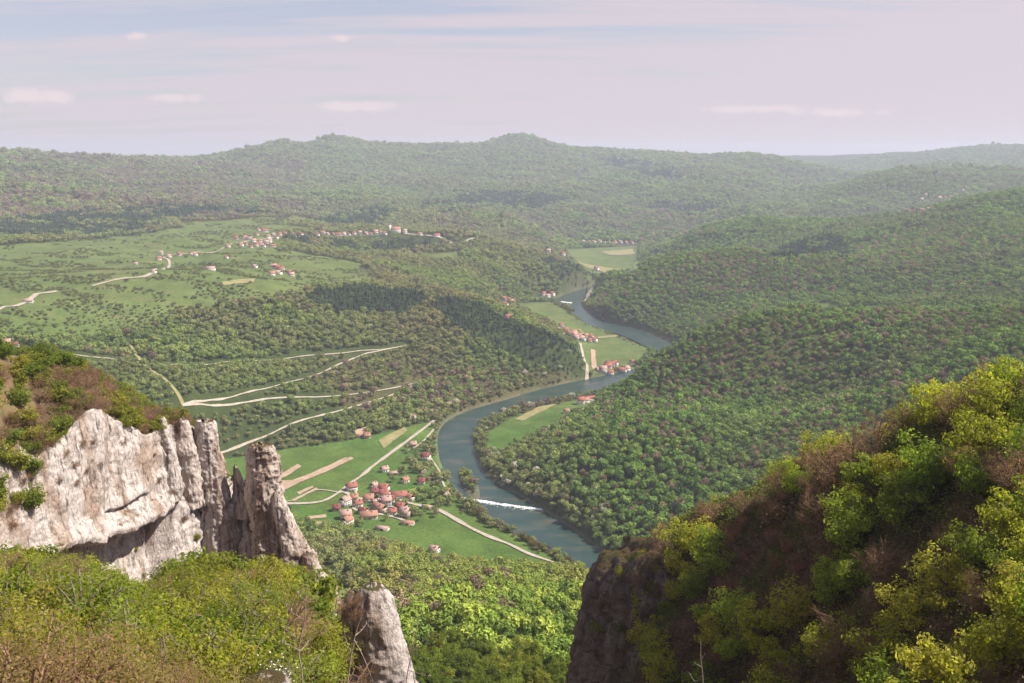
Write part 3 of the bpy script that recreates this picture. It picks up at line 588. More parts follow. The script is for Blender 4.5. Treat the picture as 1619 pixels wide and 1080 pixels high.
# the church
g = ground(626, 369, 600); e = bpy.data.objects.new('church', None); C.objects.link(e); e.location = g; e.scale = (1.5,) * 3; e['label'] = 'white church with pointed tower at the right end of hilltop town'; e['category'] = 'church'
for nm, vf, m in (('nave', wall_vf(9, 17, 7, 4.5), M_WALL[0]), ('roof', roof_vf(9, 17, 7, 4.5), M_ROOF[1])):
    q = raw(nm, *vf, m); link(nm, q, e)
t = link('tower', raw('tower', *box(-13, -8.6, -2.2, 2.2, -2.5, 15), M_WALL[0]), e)
v = np.array([(-13.3,-2.5,15),(-8.3,-2.5,15),(-8.3,2.5,15),(-13.3,2.5,15),(-10.8,0,22)], float); link('spire', raw('spire', v, np.array([(0,1,4,4),(1,2,4,4),(2,3,4,4),(3,0,4,4),(3,2,1,0)]), M_ROOF[0]), t)
CLEARINGS.append((np.array([g[:2]]), 12))
# weirs
M_FOAM, nt, b = mat('white_water', (.82, .82, .8), .6); M_WST, nt, b = mat('wet_stone', (.22, .18, .14))
def weir(p0, p1, label, w=2.1, hgt=1.3):
    a = np.array(WZ(*p0, 0)[:2]); c = np.array(WZ(*p1, 0)[:2]); n = 90; t = np.linspace(0, 1, n)[:, None]; q = a * (1 - t) + c * t; dr = (c - a) / np.linalg.norm(c - a); nn = np.array((dr[1], -dr[0]))
    if nn[1] > 0: nn = -nn                                        # downstream, toward the viewer
    q = q + nn * (0.8 * np.sin(t * 3.1) + .5 * vnoise(t * 9, t * 0, 8))
    e = bpy.data.objects.new('weir', None); C.objects.link(e); e['label'] = label; e['category'] = 'weir'; e.location = (*q[n // 2], 0)
    def strip(prof, nm, m, amp):
        rows = [np.c_[q + nn * (o + amp * (vnoise(t * 70 + k, t * 0 + k, 12) + vnoise(t * 29, t * 0 + .3 * k, 14))), np.full(n, z) + amp * .3 * vnoise(t[:, 0] * 60, t[:, 0] * 0 + k, 13)] - np.array((*q[n // 2], 0)) for k, (o, z) in enumerate(prof)]
        link(nm, raw(nm, np.concatenate(rows), gridf(n, len(prof)), m), e)
    strip([(-1.2, -1), (-1.0, hgt * .45), (-.3, hgt * .5), (0, hgt * .42), (.3, -.5)], 'sill', M_WST, .15)
    strip([(-.9, hgt * .55), (0, hgt * .62), (w * .4, hgt * .45), (w * .8, .30), (w * 1.15, .12), (w * 1.3, -.1)], 'foam', M_FOAM, .8)
    rg = np.random.default_rng(int(p0[0])); NS = 130; k = rg.integers(2, n - 2, NS); o = w + rg.exponential(2.2, NS); cpt = q[k] + nn * o[:, None] + rg.normal(size=(NS, 2)) * .8
    ln = (.5 + 1.4 * rg.random(NS))[:, None]; wd_ = (.15 + .3 * rg.random(NS))[:, None]; A_ = cpt - nn * ln; B_ = cpt + nn * ln; S_ = dr * wd_
    fl = np.stack([np.c_[A_, np.full(NS, .1)], np.c_[cpt - S_, np.full(NS, .1)], np.c_[B_, np.full(NS, .1)], np.c_[cpt + S_, np.full(NS, .1)]], 1).reshape(-1, 3) - np.array((*q[n // 2], 0))
    link('spray', raw('spray', fl, np.arange(4 * NS).reshape(-1, 4), M_FOAM), e)
weir((727,787), (858,806), 'white foaming weir across the river below the island'); weir((888,477), (905,479), 'small white weir in the far river bend', 3)
# ------------------------------------------------------------------ limestone
def rock(name, light, dark, brown, moss=.62, streak=.5):
    m, nt, b = mat(name, rough=.95, spec=.1)
    n1 = noise(nt, pos(nt, (1, 1, .16)), .55, 7, .65, .4); n2 = noise(nt, pos(nt, (1, 1, .05)), 1.3, 5, .6); n3 = noise(nt, pos(nt), 1.6, 8, .7); n4 = noise(nt, pos(nt, (1, 1, .4)), .16, 4)
    c = ramp(nt, n1, [(.28, tuple(q * .62 for q in light)), (.5, light), (.75, tuple(min(.85, q * 1.12) for q in light))])
    c = mixc(nt, ramp(nt, n4, [(.47, (0, 0, 0)), (.62, (.75, .75, .75))]), c, brown)
    c = mixc(nt, ramp(nt, n2, [(.58 - .1 * (streak - .5), (0, 0, 0)), (.72 - .1 * (streak - .5), (streak,) * 3)]), c, dark)
    c = mixc(nt, ramp(nt, n3, [(.60, (0, 0, 0)), (.72, (.75, .75, .75))]), c, tuple(q * .8 for q in brown))
    vo = nt.nodes.new('ShaderNodeTexVoronoi'); vo.feature = 'DISTANCE_TO_EDGE'; vo.inputs['Scale'].default_value = .45; wv = nt.nodes.new('ShaderNodeVectorMath'); wv.operation = 'ADD'
    wn = nt.nodes.new('ShaderNodeTexNoise'); wn.inputs['Scale'].default_value = .5; wn.inputs['Detail'].default_value = 4; nt.links.new(pos(nt), wn.inputs['Vector']); nt.links.new(wn.outputs['Color'], wv.inputs[0]); nt.links.new(pos(nt, (1, 1, .45)), wv.inputs[1]); nt.links.new(wv.outputs[0], vo.inputs['Vector'])
    c = mixc(nt, ramp(nt, vo.outputs['Distance'], [(0, (.42, .42, .42)), (.05, (0, 0, 0))]), c, dark)
    g = nt.nodes.new('ShaderNodeNewGeometry'); sp = nt.nodes.new('ShaderNodeSeparateXYZ'); nt.links.new(g.outputs['Normal'], sp.inputs[0])
    ma = nt.nodes.new('ShaderNodeMath'); ma.operation = 'ADD'; nt.links.new(sp.outputs[2], ma.inputs[0]); mb = nt.nodes.new('ShaderNodeMath'); mb.operation = 'MULTIPLY_ADD'; mb.inputs[1].default_value = .5; mb.inputs[2].default_value = -.25; nt.links.new(n3, mb.inputs[0]); nt.links.new(mb.outputs[0], ma.inputs[1])
    gr = ramp(nt, noise(nt, pos(nt), .7, 5), [(.35, (.085, .055, .03)), (.55, (.10, .075, .035)), (.7, (.075, .085, .025))])
    c = mixc(nt, ramp(nt, ma.outputs[0], [(moss - .08, (0, 0, 0)), (moss + .08, (1, 1, 1))]), c, gr)
    nt.links.new(c, b.inputs['Base Color'])
    bp = nd(nt, 'ShaderNodeBump', Strength=1.0, Distance=.6); nt.links.new(noise(nt, pos(nt, (1, 1, .5)), 2.2, 8, .7), bp.inputs['Height']); nt.links.new(bp.outputs[0], b.inputs['Normal'])
    return m
M_LIME = rock('limestone', (.60, .52, .475), (.075, .055, .045), (.30, .19, .12), .74, .92)
M_LIME2 = rock('weathered_limestone', (.62, .52, .455), (.045, .03, .024), (.19, .11, .065), .66, .95)
M_GREYR = rock('shaded_grey_crag', (.22, .185, .165), (.028, .022, .018), (.075, .048, .03), .6, .6)  # grey-brown rock, darkened further to stand in for shade on this face
def normals(v, nu):
    g = v.reshape(-1, nu, 3); du = np.gradient(g, axis=1); dv = np.gradient(g, axis=0); n = np.cross(du, dv); return (n / np.maximum(np.linalg.norm(n, axis=2, keepdims=True), 1e-9)).reshape(-1, 3)
def ridged(x, y, s, o=3):
    t = 0; a = 1; k = 0
    for i in range(o): t = t + a * (1 - 2 * np.abs(vnoise(x * 2 ** i, y * 2 ** i, s + i))); k += a; a *= .5
    return t / k
CC = [ # column, base row, rim row, crest row
 (-170,1035,770,552),(-60,1035,765,552),(0,1035,752,562),(60,1035,722,566),(100,1035,690,580),(135,1035,650,596),(165,1035,655,612),(200,1035,672,634),(230,1035,688,652),(260,1035,672,664),(285,1035,674,668),(312,1035,684,676),
 (345,1035,738,728),(370,1035,782,768),(395,1035,790,776),(420,1035,800,790),(445,1035,835,825),(470,1035,868,860),(500,1000,902,896),(530,1010,950,942),(560,1015,985,980)]
cc = catmull(np.array(CC, float), 26); nc = len(cc)
def dist_at(px): return np.interp(px, [-170, 0, 120, 310, 345, 450, 560], [146, 170, 190, 222, 224, 216, 200])
def col_pts(c):
    px, yb, yr, yc = c; d0 = dist_at(px); ov = np.clip((330 - px) / 60, 0, 1)
    base = np.array(WD(px, yb, d0 - 12)); rim = np.array(WD(px, yr, d0)); crest = np.array(WD(px, yc, d0 + 5 + 24 * ov)); back = np.array(HP(px, d0 + 22 + 48 * ov, crest[2] - 14 - 12 * ov))
    t = np.linspace(0, 1, 170)[:, None]; a = base + (rim - base) * t
    t = np.linspace(0, 1, 61)[1:, None]; mid = (rim + crest) / 2 + np.array((0, 0, .18 * (crest[2] - rim[2]))); b_ = rim * (1 - t) ** 2 + 2 * mid * t * (1 - t) + crest * t * t
    t = np.linspace(0, 1, 25)[1:, None]; m2 = crest * .45 + back * .55 + np.array((0, 0, 6 * ov + 2)); c_ = crest * (1 - t) ** 2 + 2 * m2 * t * (1 - t) + back * t * t
    return np.concatenate([a, b_, c_])
G3 = np.stack([col_pts(c) for c in cc], 1); nr = G3.shape[0]; v = G3.reshape(-1, 3)
nn = normals(v, nc); nn = np.where((nn @ np.array((.7, -.7, .25)))[:, None] < 0, -nn, nn)
vpx, vpy = proj(v[:, 0], v[:, 1], v[:, 2]); rowi = np.repeat(np.arange(nr), nc)
a_ = np.tile(np.r_[0, np.cumsum(np.linalg.norm(np.diff(G3[120], axis=0), axis=1))], nr); z_ = v[:, 2]
wall = np.clip((176 - rowi) / 12, 0, 1); rough = np.clip((vpx - 270) / 60, .0, 1)
disp = wall * (1.2 * ridged(a_ / 11, z_ / 30, 201) + .6 * fbm(a_ / 3.2, z_ / 9, 205, 4) + .3 * fbm(a_ / 9, z_ / 2.6, 211, 4) + .22 * fbm(a_ / .8, z_ / 1.8, 215, 3))
disp += wall * (.35 * fbm3(v[:, 0] / 2.4, v[:, 1] / 2.4, z_ / 4.5, 251, 4, True) + .28 * fbm3(v[:, 0] / .9, v[:, 1] / .9, z_ / .8, 257, 3))
disp += rough * wall * (2.6 * ridged(a_ / 4.5, z_ / 16, 221) + 1.2 * ridged(a_ / 1.7, z_ / 5, 225))
disp += (1 - wall) * (.8 * fbm(a_ / 4, v[:, 1] / 4, 231) + rough * 1.5 * ridged(a_ / 2.5, v[:, 1] / 5, 233))
lip = np.interp(vpx, [60, 95, 130, 150, 200, 228, 250, 266, 285], [872, 872, 862, 858, 842, 826, 812, 800, 796]) + 9 * fbm(vpx / 26, vpx * 0, 241, 4)
inx = np.clip((vpx - 62) / 14, 0, 1) * np.clip((275 - vpx) / 10, 0, 1)
below = np.clip((vpy - lip) / 4, 0, 1) * np.clip(1 - (vpy - lip - 4) / 420, 0, 1)
disp -= inx * below * 5.5 * wall * (.6 + .4 * (vpx > 120)); disp += inx * np.clip(1 - np.abs(vpy - lip + 8) / 34, 0, 1) * 1.5 * wall
disp -= inx * below * wall * 1.6 * np.clip(ridged(a_ / 1.5, z_ / 60, 271, 2) - .1, 0, 1)
lip2 = np.interp(vpx, [95, 150, 200, 245], [835, 815, 796, 762]) + 14 * fbm(vpx / 30, vpx * 0, 243, 4); disp -= np.clip((vpx - 150) / 30, 0, 1) * np.clip((245 - vpx) / 30, 0, 1) * np.clip((vpy - lip2) / 3, 0, 1) * np.clip(1 - (vpy - lip2 - 3) / 28, 0, 1) * 1.1 * wall
v = v + nn * disp[:, None]
CLIFF = v.reshape(nr, nc, 3)
f = gridf(nc, nr)
M_SCRUB, nt, b = mat('scrub_soil', rough=1); nt.links.new(ramp(nt, noise(nt, pos(nt), .6, 7, .7), [(.32, (.10, .062, .034)), (.5, (.16, .105, .06)), (.62, (.10, .10, .035)), (.75, (.34, .28, .24))]), b.inputs['Base Color'])
me = raw('limestone_cliff', v, f, M_LIME, True); me.materials.append(M_SCRUB)
fr = f[:, 0] // nc; fp = vpx[f[:, 0]]; me.polygons.foreach_set('material_index', ((fr > 178 + 6 * vnoise(fp / 9, fr / 7., 261)) | ((fr > 90 + 60 * vnoise(fp / 25, fr / 30., 263)) & (fp < 8 + 25 * vnoise(fr / 14., fp / 30, 265)))).astype(np.int32))
o = link('limestone_cliff', me, label='pale limestone cliff with dark overhang below its scrubby brown dome', category='cliff')
def column(name, axis, d, label, m=M_LIME2, seed=0, flatten=.8, amp=.3, cat='rock'):
    """craggy pillar; axis rows: column, row, half width in photo pixels at distance d"""
    ax = catmull(np.array(axis, float), 24); n = len(ax); k = 96; w = np.linspace(0, 2 * np.pi, k, endpoint=False)
    c = np.array([WD(q[0], q[1], d) for q in ax]); r = ax[:, 2] * d / F * 1.02; hgt = c[0, 2] - c[:, 2]
    r = r * np.sqrt(np.clip((np.arange(n) + 1) / 9, 0, 1)); W, Hg = np.meshgrid(w, hgt); cw, sw = np.cos(W), np.sin(W); sc_ = max(1.0, r.max())
    bx, by, bz = c[:, :1] + r[:, None] * cw, c[:, 1:2] + r[:, None] * sw, c[:, 2:] + 0 * cw
    e_ = sc_ * .9; q = 1 + amp * (.75 * fbm3(bx / e_ + seed, by / e_, bz / (e_ * 3.2), 301 + seed, 3, True) + .7 * fbm3(bx / (e_ * .8), by / (e_ * .8) + seed, bz / (e_ * .9), 311 + seed, 4) + .45 * fbm3(bx / .9, by / .9, bz / 1.5 + seed, 317 + seed, 4, True) - .25)
    R = r[:, None] * q; tz = .4 * np.where(np.arange(n)[:, None] < 6, .22 * sc_ * vnoise(cw * 2.5 + seed, sw * 2.5, 331), 0)
    v = np.stack([c[:, :1] + R * cw, c[:, 1:2] + R * sw * flatten, c[:, 2:] + tz], -1).reshape(-1, 3)
    i = np.arange(n - 1)[:, None] * k + np.arange(k)[None]; j = np.arange(n - 1)[:, None] * k + (np.arange(k)[None] + 1) % k
    f = np.stack([i, i + k, j + k, j], -1).reshape(-1, 4); v = np.r_[v, [c[0] + (0, 0, .25 * sc_ * 0)]]; top = len(v) - 1
    f = np.r_[f, np.stack([np.full(k, top), np.arange(k), (np.arange(k) + 1) % k, (np.arange(k) + 1) % k], -1)]
    return link(name, raw(name, v, f, m, True), label=label, category=cat)
column('rock_pinnacle', [(323,664,11),(325,668,13),(327,690,16),(331,725,18),(336,765,21),(344,810,25),(350,860,30),(352,900,32)], 218, 'white-faced rock tower at the right end of limestone cliff', M_LIME, 3, .9, .42)
column('rock_pinnacle', [(410,701,14),(411,706,18),(412,725,21),(414,760,22),(419,800,23),(428,835,27),(437,870,34),(442,915,42)], 214, 'tall freestanding rock needle standing against the green fields', M_LIME2, 5, .9, .5)
column('rock_pinnacle', [(436,775,3),(440,790,9),(446,815,13),(455,845,18),(466,880,26),(470,920,32)], 211, 'brown rock shoulder stepping down right of the tall needle', M_LIME2, 11, .9, .4)
column('rock_pinnacle', [(372,735,2),(373,742,4),(376,757,7),(380,780,12),(384,815,20)], 218, 'tiny pointed rock spike between tower and needle', M_LIME2, 7)
column('rock_pinnacle', [(257,660,3),(259,672,5),(263,700,9),(268,735,12),(272,790,15)], 212, 'thin white rock tooth near the top right of the cliff', M_LIME, 9, .8, .4)
column('rock_pinnacle', [(288,662,4),(289,668,8),(292,700,13),(298,740,16),(302,800,18)], 216, 'stubby brown rock tooth beside the white rock tower', M_LIME2, 13, .8, .4)
column('rock_pinnacle', [(486,873,4),(488,880,9),(494,900,15),(500,930,24),(504,970,30)], 207, 'low broken rock step at the foot of the cliff ridge', M_LIME2, 15, .8, .4)
column('rock_outcrop', [(588,925,9),(588,929,17),(589,940,25),(592,962,31),(598,1000,34),(605,1040,37),(612,1080,45),(622,1130,58),(626,1200,62)], 72, 'pale rounded limestone outcrop rising at the gully edge', M_LIME, 21, 1.0, .26)
column('rock_outcrop', [(562,934,10),(562,938,14),(562,950,19),(563,980,23),(565,1030,27),(568,1100,34)], 73, 'brown scrub-covered rock shoulder left of the pale outcrop', M_LIME2, 23, 1.0, .3)
column('boulder', [(420,1069,10),(420,1073,26),(418,1082,36),(418,1100,44),(418,1130,50)], 28, 'flat white boulder at the bottom edge', M_LIME, 25, 1.0, .2)
# dark crag on the right
rowsy = np.linspace(862, 1110, 130); CR = []
for y in rowsy:
    e = np.interp(y, [862, 872, 885, 905, 930, 980, 1020, 1060, 1110], [985, 978, 958, 944, 934, 924, 918, 914, 905]); tl = (y - 862) / 248
    cols = [(e + 22, y - 3, 206), (e + 6, y, 184), (e, y, 174), (e + 22, y + 1, 165 - 5 * tl), (e + 55, y + 3, 158 - 8 * tl), (e + 95, y + 6, 152 - 10 * tl), (e + 135, y + 10, 149 - 10 * tl), (e + 165, y + 14, 156 - 6 * tl), (e + 185, y + 20, 170)]
    CR.append(catmull([WD(*q) for q in cols], 22))
top = [np.array(r) for r in CR]; cap = [top[0] + np.array((.1 * k * 12, 8 * k, 1.2 - 5 * k * k)) for k in (1.0, .66, .33)]
G3 = np.stack(cap + top, 0); nr2, nc2 = G3.shape[:2]; v = G3.reshape(-1, 3); nn = normals(v, nc2); nn = np.where((nn @ np.array((-.6, -1, .2)))[:, None] < 0, -nn, nn)
s_ = np.tile(np.cumsum(np.r_[0, np.linalg.norm(np.diff(G3[60], axis=0), axis=1)]), nr2); z_ = v[:, 2]
v = v + nn * np.clip((np.repeat(np.arange(nr2), nc2) - 3) / 12., .05, 1)[:, None] * (1.7 * ridged(s_ / 7, z_ / 22, 401) + 1.2 * fbm3(v[:, 0] / 3, v[:, 1] / 3, z_ / 3, 411, 4, True) + 1.0 * fbm(s_ / 2.6, z_ / 5, 405, 4) + .5 * ridged(s_ / 1.2, z_ / 3, 409))[:, None]
CRAG = v.reshape(nr2, nc2, 3)
link('rock_crag', raw('rock_crag', v, gridf(nc2, nr2)[:, ::-1].copy(), M_GREYR, True), label='dark shaded rock crag on the left edge of the right hillside', category='cliff')
for p, sz, lab in [((840,338),16,'pale quarry scar high on the far wooded slope'),((748,357),11,'pale rock scar above the town spur'),((757,361),8,'lower pale rock scar above the town spur'),((771,363),8,'right-hand pale rock scar above the town spur'),((1190,300),18,'pale rock scar on the far right of the long mountain'),
      ((606,402),8,'upper pale rock face below the hilltop church'),((613,408),9,'middle pale rock face below the hilltop church'),((621,412),7,'lower pale rock face below the hilltop church'),((736,462),6,'small pale rock on the valley spur'),((771,495),4,'tiny pale rock above the far meadow hamlet'),
      ((1036,384),14,'pale rock bluff right of the far riverside houses')]:
    g = ground(*p, 600); rr_ = np.random.default_rng(p[0]); vv, ff = ico(3); vv = vv * (1 + .35 * fbm(vv[:, 0] * 1.5 + p[0], vv[:, 2] * 1.5 + vv[:, 1], 7, 3)[:, None]) * (sz, sz * .5, sz * .75)
    o = link('rock_outcrop', raw('rock_outcrop', vv, ff, M_LIME), label=lab, category='rock', group='pale rock scars on the far slopes'); o.location = g + (0, 0, sz * .3); CLEARINGS.append((np.array([g[:2], g[:2] - (0, sz * 1.2)]), sz))
# ------------------------------------------------------------------ trees and shrubs near the viewpoint
def grow(seed, h, R, th, nspray, nleaf, ls, bare=False, flatten=.5, stems=1, twig=.014):
    rng = np.random.default_rng(seed); W, Lc, Ln = [], [], []
    rz = (h - th) / 2; cz = th + rz; nl = 8 + stems
    for s in range(stems):
        off = rng.normal(size=2) * .12 * R * (stems > 1); lean = rng.normal(size=2) * .12 * R * (1 + (stems > 1) * 2)
        p = np.array([(off[0] * t + lean[0] * t * t, off[1] * t + lean[1] * t * t, h * .8 * t - .4 * (t == 0)) for t in np.linspace(0, 1, 7)]); W.append((*tube(p, np.linspace(.045, .012, 7) * h * (.55 if stems > 1 else .5), 6),)); 
        if s == 0: trunk = p
    tips = []
    for i in range(nl):
        a = 2 * np.pi * (i / nl * 2.4) + rng.normal() * .3; el = rng.uniform(-.55, 1.0); e = np.array((np.cos(a) * np.cos(el) * R, np.sin(a) * np.cos(el) * R, cz + rz * np.sin(el))) * rng.uniform(.72, .98)
        t0 = np.clip((e[2] / h) * .75, .15, .9); k = trunk[int(t0 * 6)]; m = (k + e) / 2 + np.array((0, 0, -.06 * h)) + rng.normal(size=3) * .05 * R
        t = np.linspace(0, 1, 6)[:, None]; q = k * (1 - t) ** 2 + 2 * m * t * (1 - t) + e * t * t; W.append(tube(q, np.linspace(.013, .005, 6) * h, 4)); tips.append(q)
    for i in range(nspray):
        q = tips[i % nl]; k = q[rng.integers(2, 6)]; u = rng.normal(size=3); u /= np.linalg.norm(u); u[2] *= .75; e = k + u * R * rng.uniform(.2, .5)
        e[:2] += e[:2] * .1; n_ = ((e - (0, 0, cz)) / (R, R, rz)); l = np.linalg.norm(n_)
        if l > 1.05: e = np.array((0, 0, cz)) + (e - (0, 0, cz)) / l * rng.uniform(.93, 1.08)
        W.append(tube([k, (k + e) / 2 + (0, 0, .03 * R), e], [twig * 1.6, twig * 1.2, twig * .6], 3))
        sr = R * rng.uniform(.17, .27); m = nleaf
        out = e - np.array((0, 0, cz)); out /= np.linalg.norm(out) + 1e-6
        if bare:
            for j in range(6):
                u2 = out * .5 + rng.normal(size=3) * .6 + (0, 0, .5); u2 /= np.linalg.norm(u2); W.append(tube([k + (e - k) * rng.uniform(.3, 1), e + u2 * sr * .7, e + u2 * sr * rng.uniform(1.1, 2.2)], [twig, twig * .7, twig * .35], 3))
        u3 = sphere_pts(m, rng); p = u3 * sr * 1.45 * (rng.random((m, 1)) ** .4) * (1, 1, flatten + .15)
        Lc.append(e + p); Ln.append(u3 * .9 + rng.normal(size=(m, 3)) * .38 + out * .5 + (0, 0, .35))
    return join(W), quads(np.concatenate(Lc), np.concatenate(Ln), ls, 1.0, rng)
LIB = {}
def lib(key, cnt, mk):
    LIB[key] = []
    for i in range(cnt):
        w, l = mk(i); LIB[key].append((raw('trunk', *w, M_BROWN if 'bare' in key or key == 'fine' else M_BARK), raw('crown', *l, M_LEAF), max(1.0, float(np.ptp(l[0][:, 2])))))
lib('tree', 6, lambda i: grow(500 + i, 6.2 + .4 * (i % 3), 2.7 + .2 * (i % 2), 1.0, 85, 30, .185, False, .42))
lib('bare', 5, lambda i: grow(520 + i, 5.6 + .4 * (i % 3), 2.5, .8, 100, 9, .075, True, .8, 2, .018))
lib('bush', 6, lambda i: grow(540 + i, 3.0, 1.75, .2, 80, 42, .075, False, .6, 3))
lib('barebush', 5, lambda i: grow(560 + i, 2.7, 1.6, .15, 95, 9, .045, True, .8, 4, .009))
lib('farbush', 5, lambda i: grow(580 + i, 3.0, 1.8, .2, 46, 28, .17, False, .6, 2))
lib('fine', 3, lambda i: grow(600 + i, 2.2, 1.3, .1, 100, 66, .030, False, .9, 4, .004))
lib('gully', 6, lambda i: grow(620 + i, 9.0, 4.1, 1.6, 80, 30, .36, False, .5))
LEAFC = [(.212, .218, .034), (.168, .202, .034), (.130, .172, .029), (.252, .236, .046)]
BAREC = [(.225, .145, .085), (.205, .120, .072), (.250, .175, .095), (.175, .125, .08)]
NAMES = {'tree': 'leafy_tree', 'bare': 'bare_tree', 'bush': 'leafy_bush', 'barebush': 'bare_bush', 'farbush': 'leafy_bush', 'fine': 'budding_shrub', 'gully': 'leafy_tree'}
CATS = {'tree': 'tree', 'bare': 'tree', 'bush': 'bush', 'barebush': 'bush', 'farbush': 'bush', 'fine': 'shrub', 'gully': 'tree'}
PLANTS = {}
def plant(key, p, s, c, region, word):
    w, l, hh = random.choice(LIB[key]); e = bpy.data.objects.new(NAMES[key], None); C.objects.link(e); e.location = p; e.rotation_euler = (random.uniform(-.1, .1), random.uniform(-.1, .1), random.uniform(0, 6.28)); e.scale = (s, s, s * random.uniform(.88, 1.15)); e.empty_display_size = 1
    k = random.uniform(.82, 1.18) * (1.55 if region == 'hill' else 1.2 if region == 'shelf' else 1)  # hill foliage colour raised to stand in for sunlight on that slope
    link('trunk', w, e); o = link('crown', l, e); o.color = (c[0] * k, c[1] * k, c[2] * k, 1); e['category'] = CATS[key]
    px, py = proj(np.array([p[0]]), np.array([p[1]]), np.array([p[2] + hh * s * .6])); PLANTS.setdefault(region, []).append((float(px[0]), float(py[0]), e, word + ' ' + NAMES[key].replace('_', ' ')))
def spread(xr, yr, s, test):
    xs, ys = np.arange(*xr, s), np.arange(*yr, s); X, Y = [q.ravel() for q in np.meshgrid(xs, ys)]; X = X + (RNG.random(X.size) - .5) * s * .9; Y = Y + (RNG.random(X.size) - .5) * s * .9
    Z = H(X, Y); px, py = proj(X, Y, Z); d = np.hypot(X, Y); m = test(X, Y, Z, px, py, d); return [q[m] for q in (X, Y, Z, px, py, d)]
LC = ['yellow-green', 'bright green', 'deep green', 'pale yellow']; BC = ['brown', 'reddish brown', 'tan', 'grey-brown']
def pick(key_l, key_b, pb, p, s, region, pal=None):
    if random.random() < pb: i = random.randrange(4); plant(key_b, p, s, BAREC[i], region, BC[i])
    else: i = pal if pal is not None else random.choice([0, 0, 1, 1, 2, 3]); plant(key_l, p, s, LEAFC[i], region, LC[i])
# right hillside
HX = [900, 985, 1100, 1190, 1240, 1330, 1400, 1500, 1619, 1720]; HY = [890, 858, 788, 732, 682, 642, 620, 585, 548, 520]
RH = [(930,1110),(945,1000),(985,905),(1100,842),(1300,748),(1619,600),(1780,520),(1780,1300),(930,1300)]
for x, y, z, px, py, d in zip(*spread((5, 110), (35, 190), 4.4, lambda X, Y, Z, px, py, d: inpoly(px, py, RH) & (d > 58) & (d < 185) & visible(X, Y, Z, 6) & (px < 1700))):
    if 900 < px < 1012 and py > 880: continue
    n_ = vnoise(np.array([x / 14]), np.array([y / 14]), 601)[0]
    red = abs(px - 1215) < 70 and abs(py - 910) < 75
    if red: plant('bare', (x, y, z - .1), random.uniform(.5, .75), (.30, .085, .05), 'hill', 'rusty red')
    else: pick('tree', 'bare', .27 + .5 * n_, (x, y, z - .1), min(random.uniform(.72, 1.18) * (.85 if d < 80 else 1), max(.35, (WD(px, float(np.interp(px, HX, HY)), d)[2] - z) / 6.5)), 'hill')
# left shelf
SHF = [(-120,1300),(-120,850),(60,885),(250,925),(330,935),(430,925),(500,945),(545,985),(590,1110),(600,1300)]
TOPX = [-100, 0, 110, 160, 215, 250, 290, 370, 440, 500, 545, 600]; TOPY = [855, 862, 872, 897, 928, 912, 868, 874, 886, 902, 926, 940]
def fit(px, d, z, s, h):              # how tall a bush may stand here
    return min(s, (WD(px, float(np.interp(px, TOPX, TOPY)), d)[2] - z) / h)
for x, y, z, px, py, d in zip(*spread((-110, 5), (24, 182), 3.3, lambda X, Y, Z, px, py, d: inpoly(px, py, SHF) & (d > 36) & (d < dist_at(px) - 20) & visible(X, Y, Z, 3.5) & (px > -90) & (RNG.random(X.size) < np.where(d > 85, .72, 1)) & (d < 200))):
    n_ = vnoise(np.array([x / 11]), np.array([y / 11]), 611)[0]
    pb = .20 + .5 * n_ + .25 * (px > 420) 
    s_ = fit(px, d, z, random.uniform(1.1, 2.0) if d > 85 else random.uniform(1.0, 1.6), 3.1)
    if s_ < .3: continue
    if d > 80 and random.random() < .16 and s_ > .8: i = random.choice([0, 0, 1, 2]); plant('tree', (x, y, z - .1), fit(px, d, z, random.uniform(.6, .85), 6.4), LEAFC[i], 'shelf', LC[i]); continue
    pick('farbush' if d > 85 else 'bush', 'barebush', pb, (x, y, z - .1), s_, 'shelf')
for px, d, top in [(-20,21,965),(40,23,985),(100,25,1000),(150,24,1030),(10,30,985),(70,31,990),(130,33,1010),(200,26,1045),(180,35,1030),(260,28,1055),(-60,27,970),(330,27,1068),(500,29,1062)]:
    x, y, _q = HP(px, d, 0); z = float(H(np.array([x]), np.array([y]))[0]); s = (WD(px, top, d)[2] - z) / 2.35
    if s > .2: i = d % 3; plant('fine', (x, y, z - .1), s, [(.27, .20, .09), (.25, .25, .06), (.26, .16, .11)][i], 'corner', ['pinkish brown', 'pale yellow', 'dusky brown'][i])
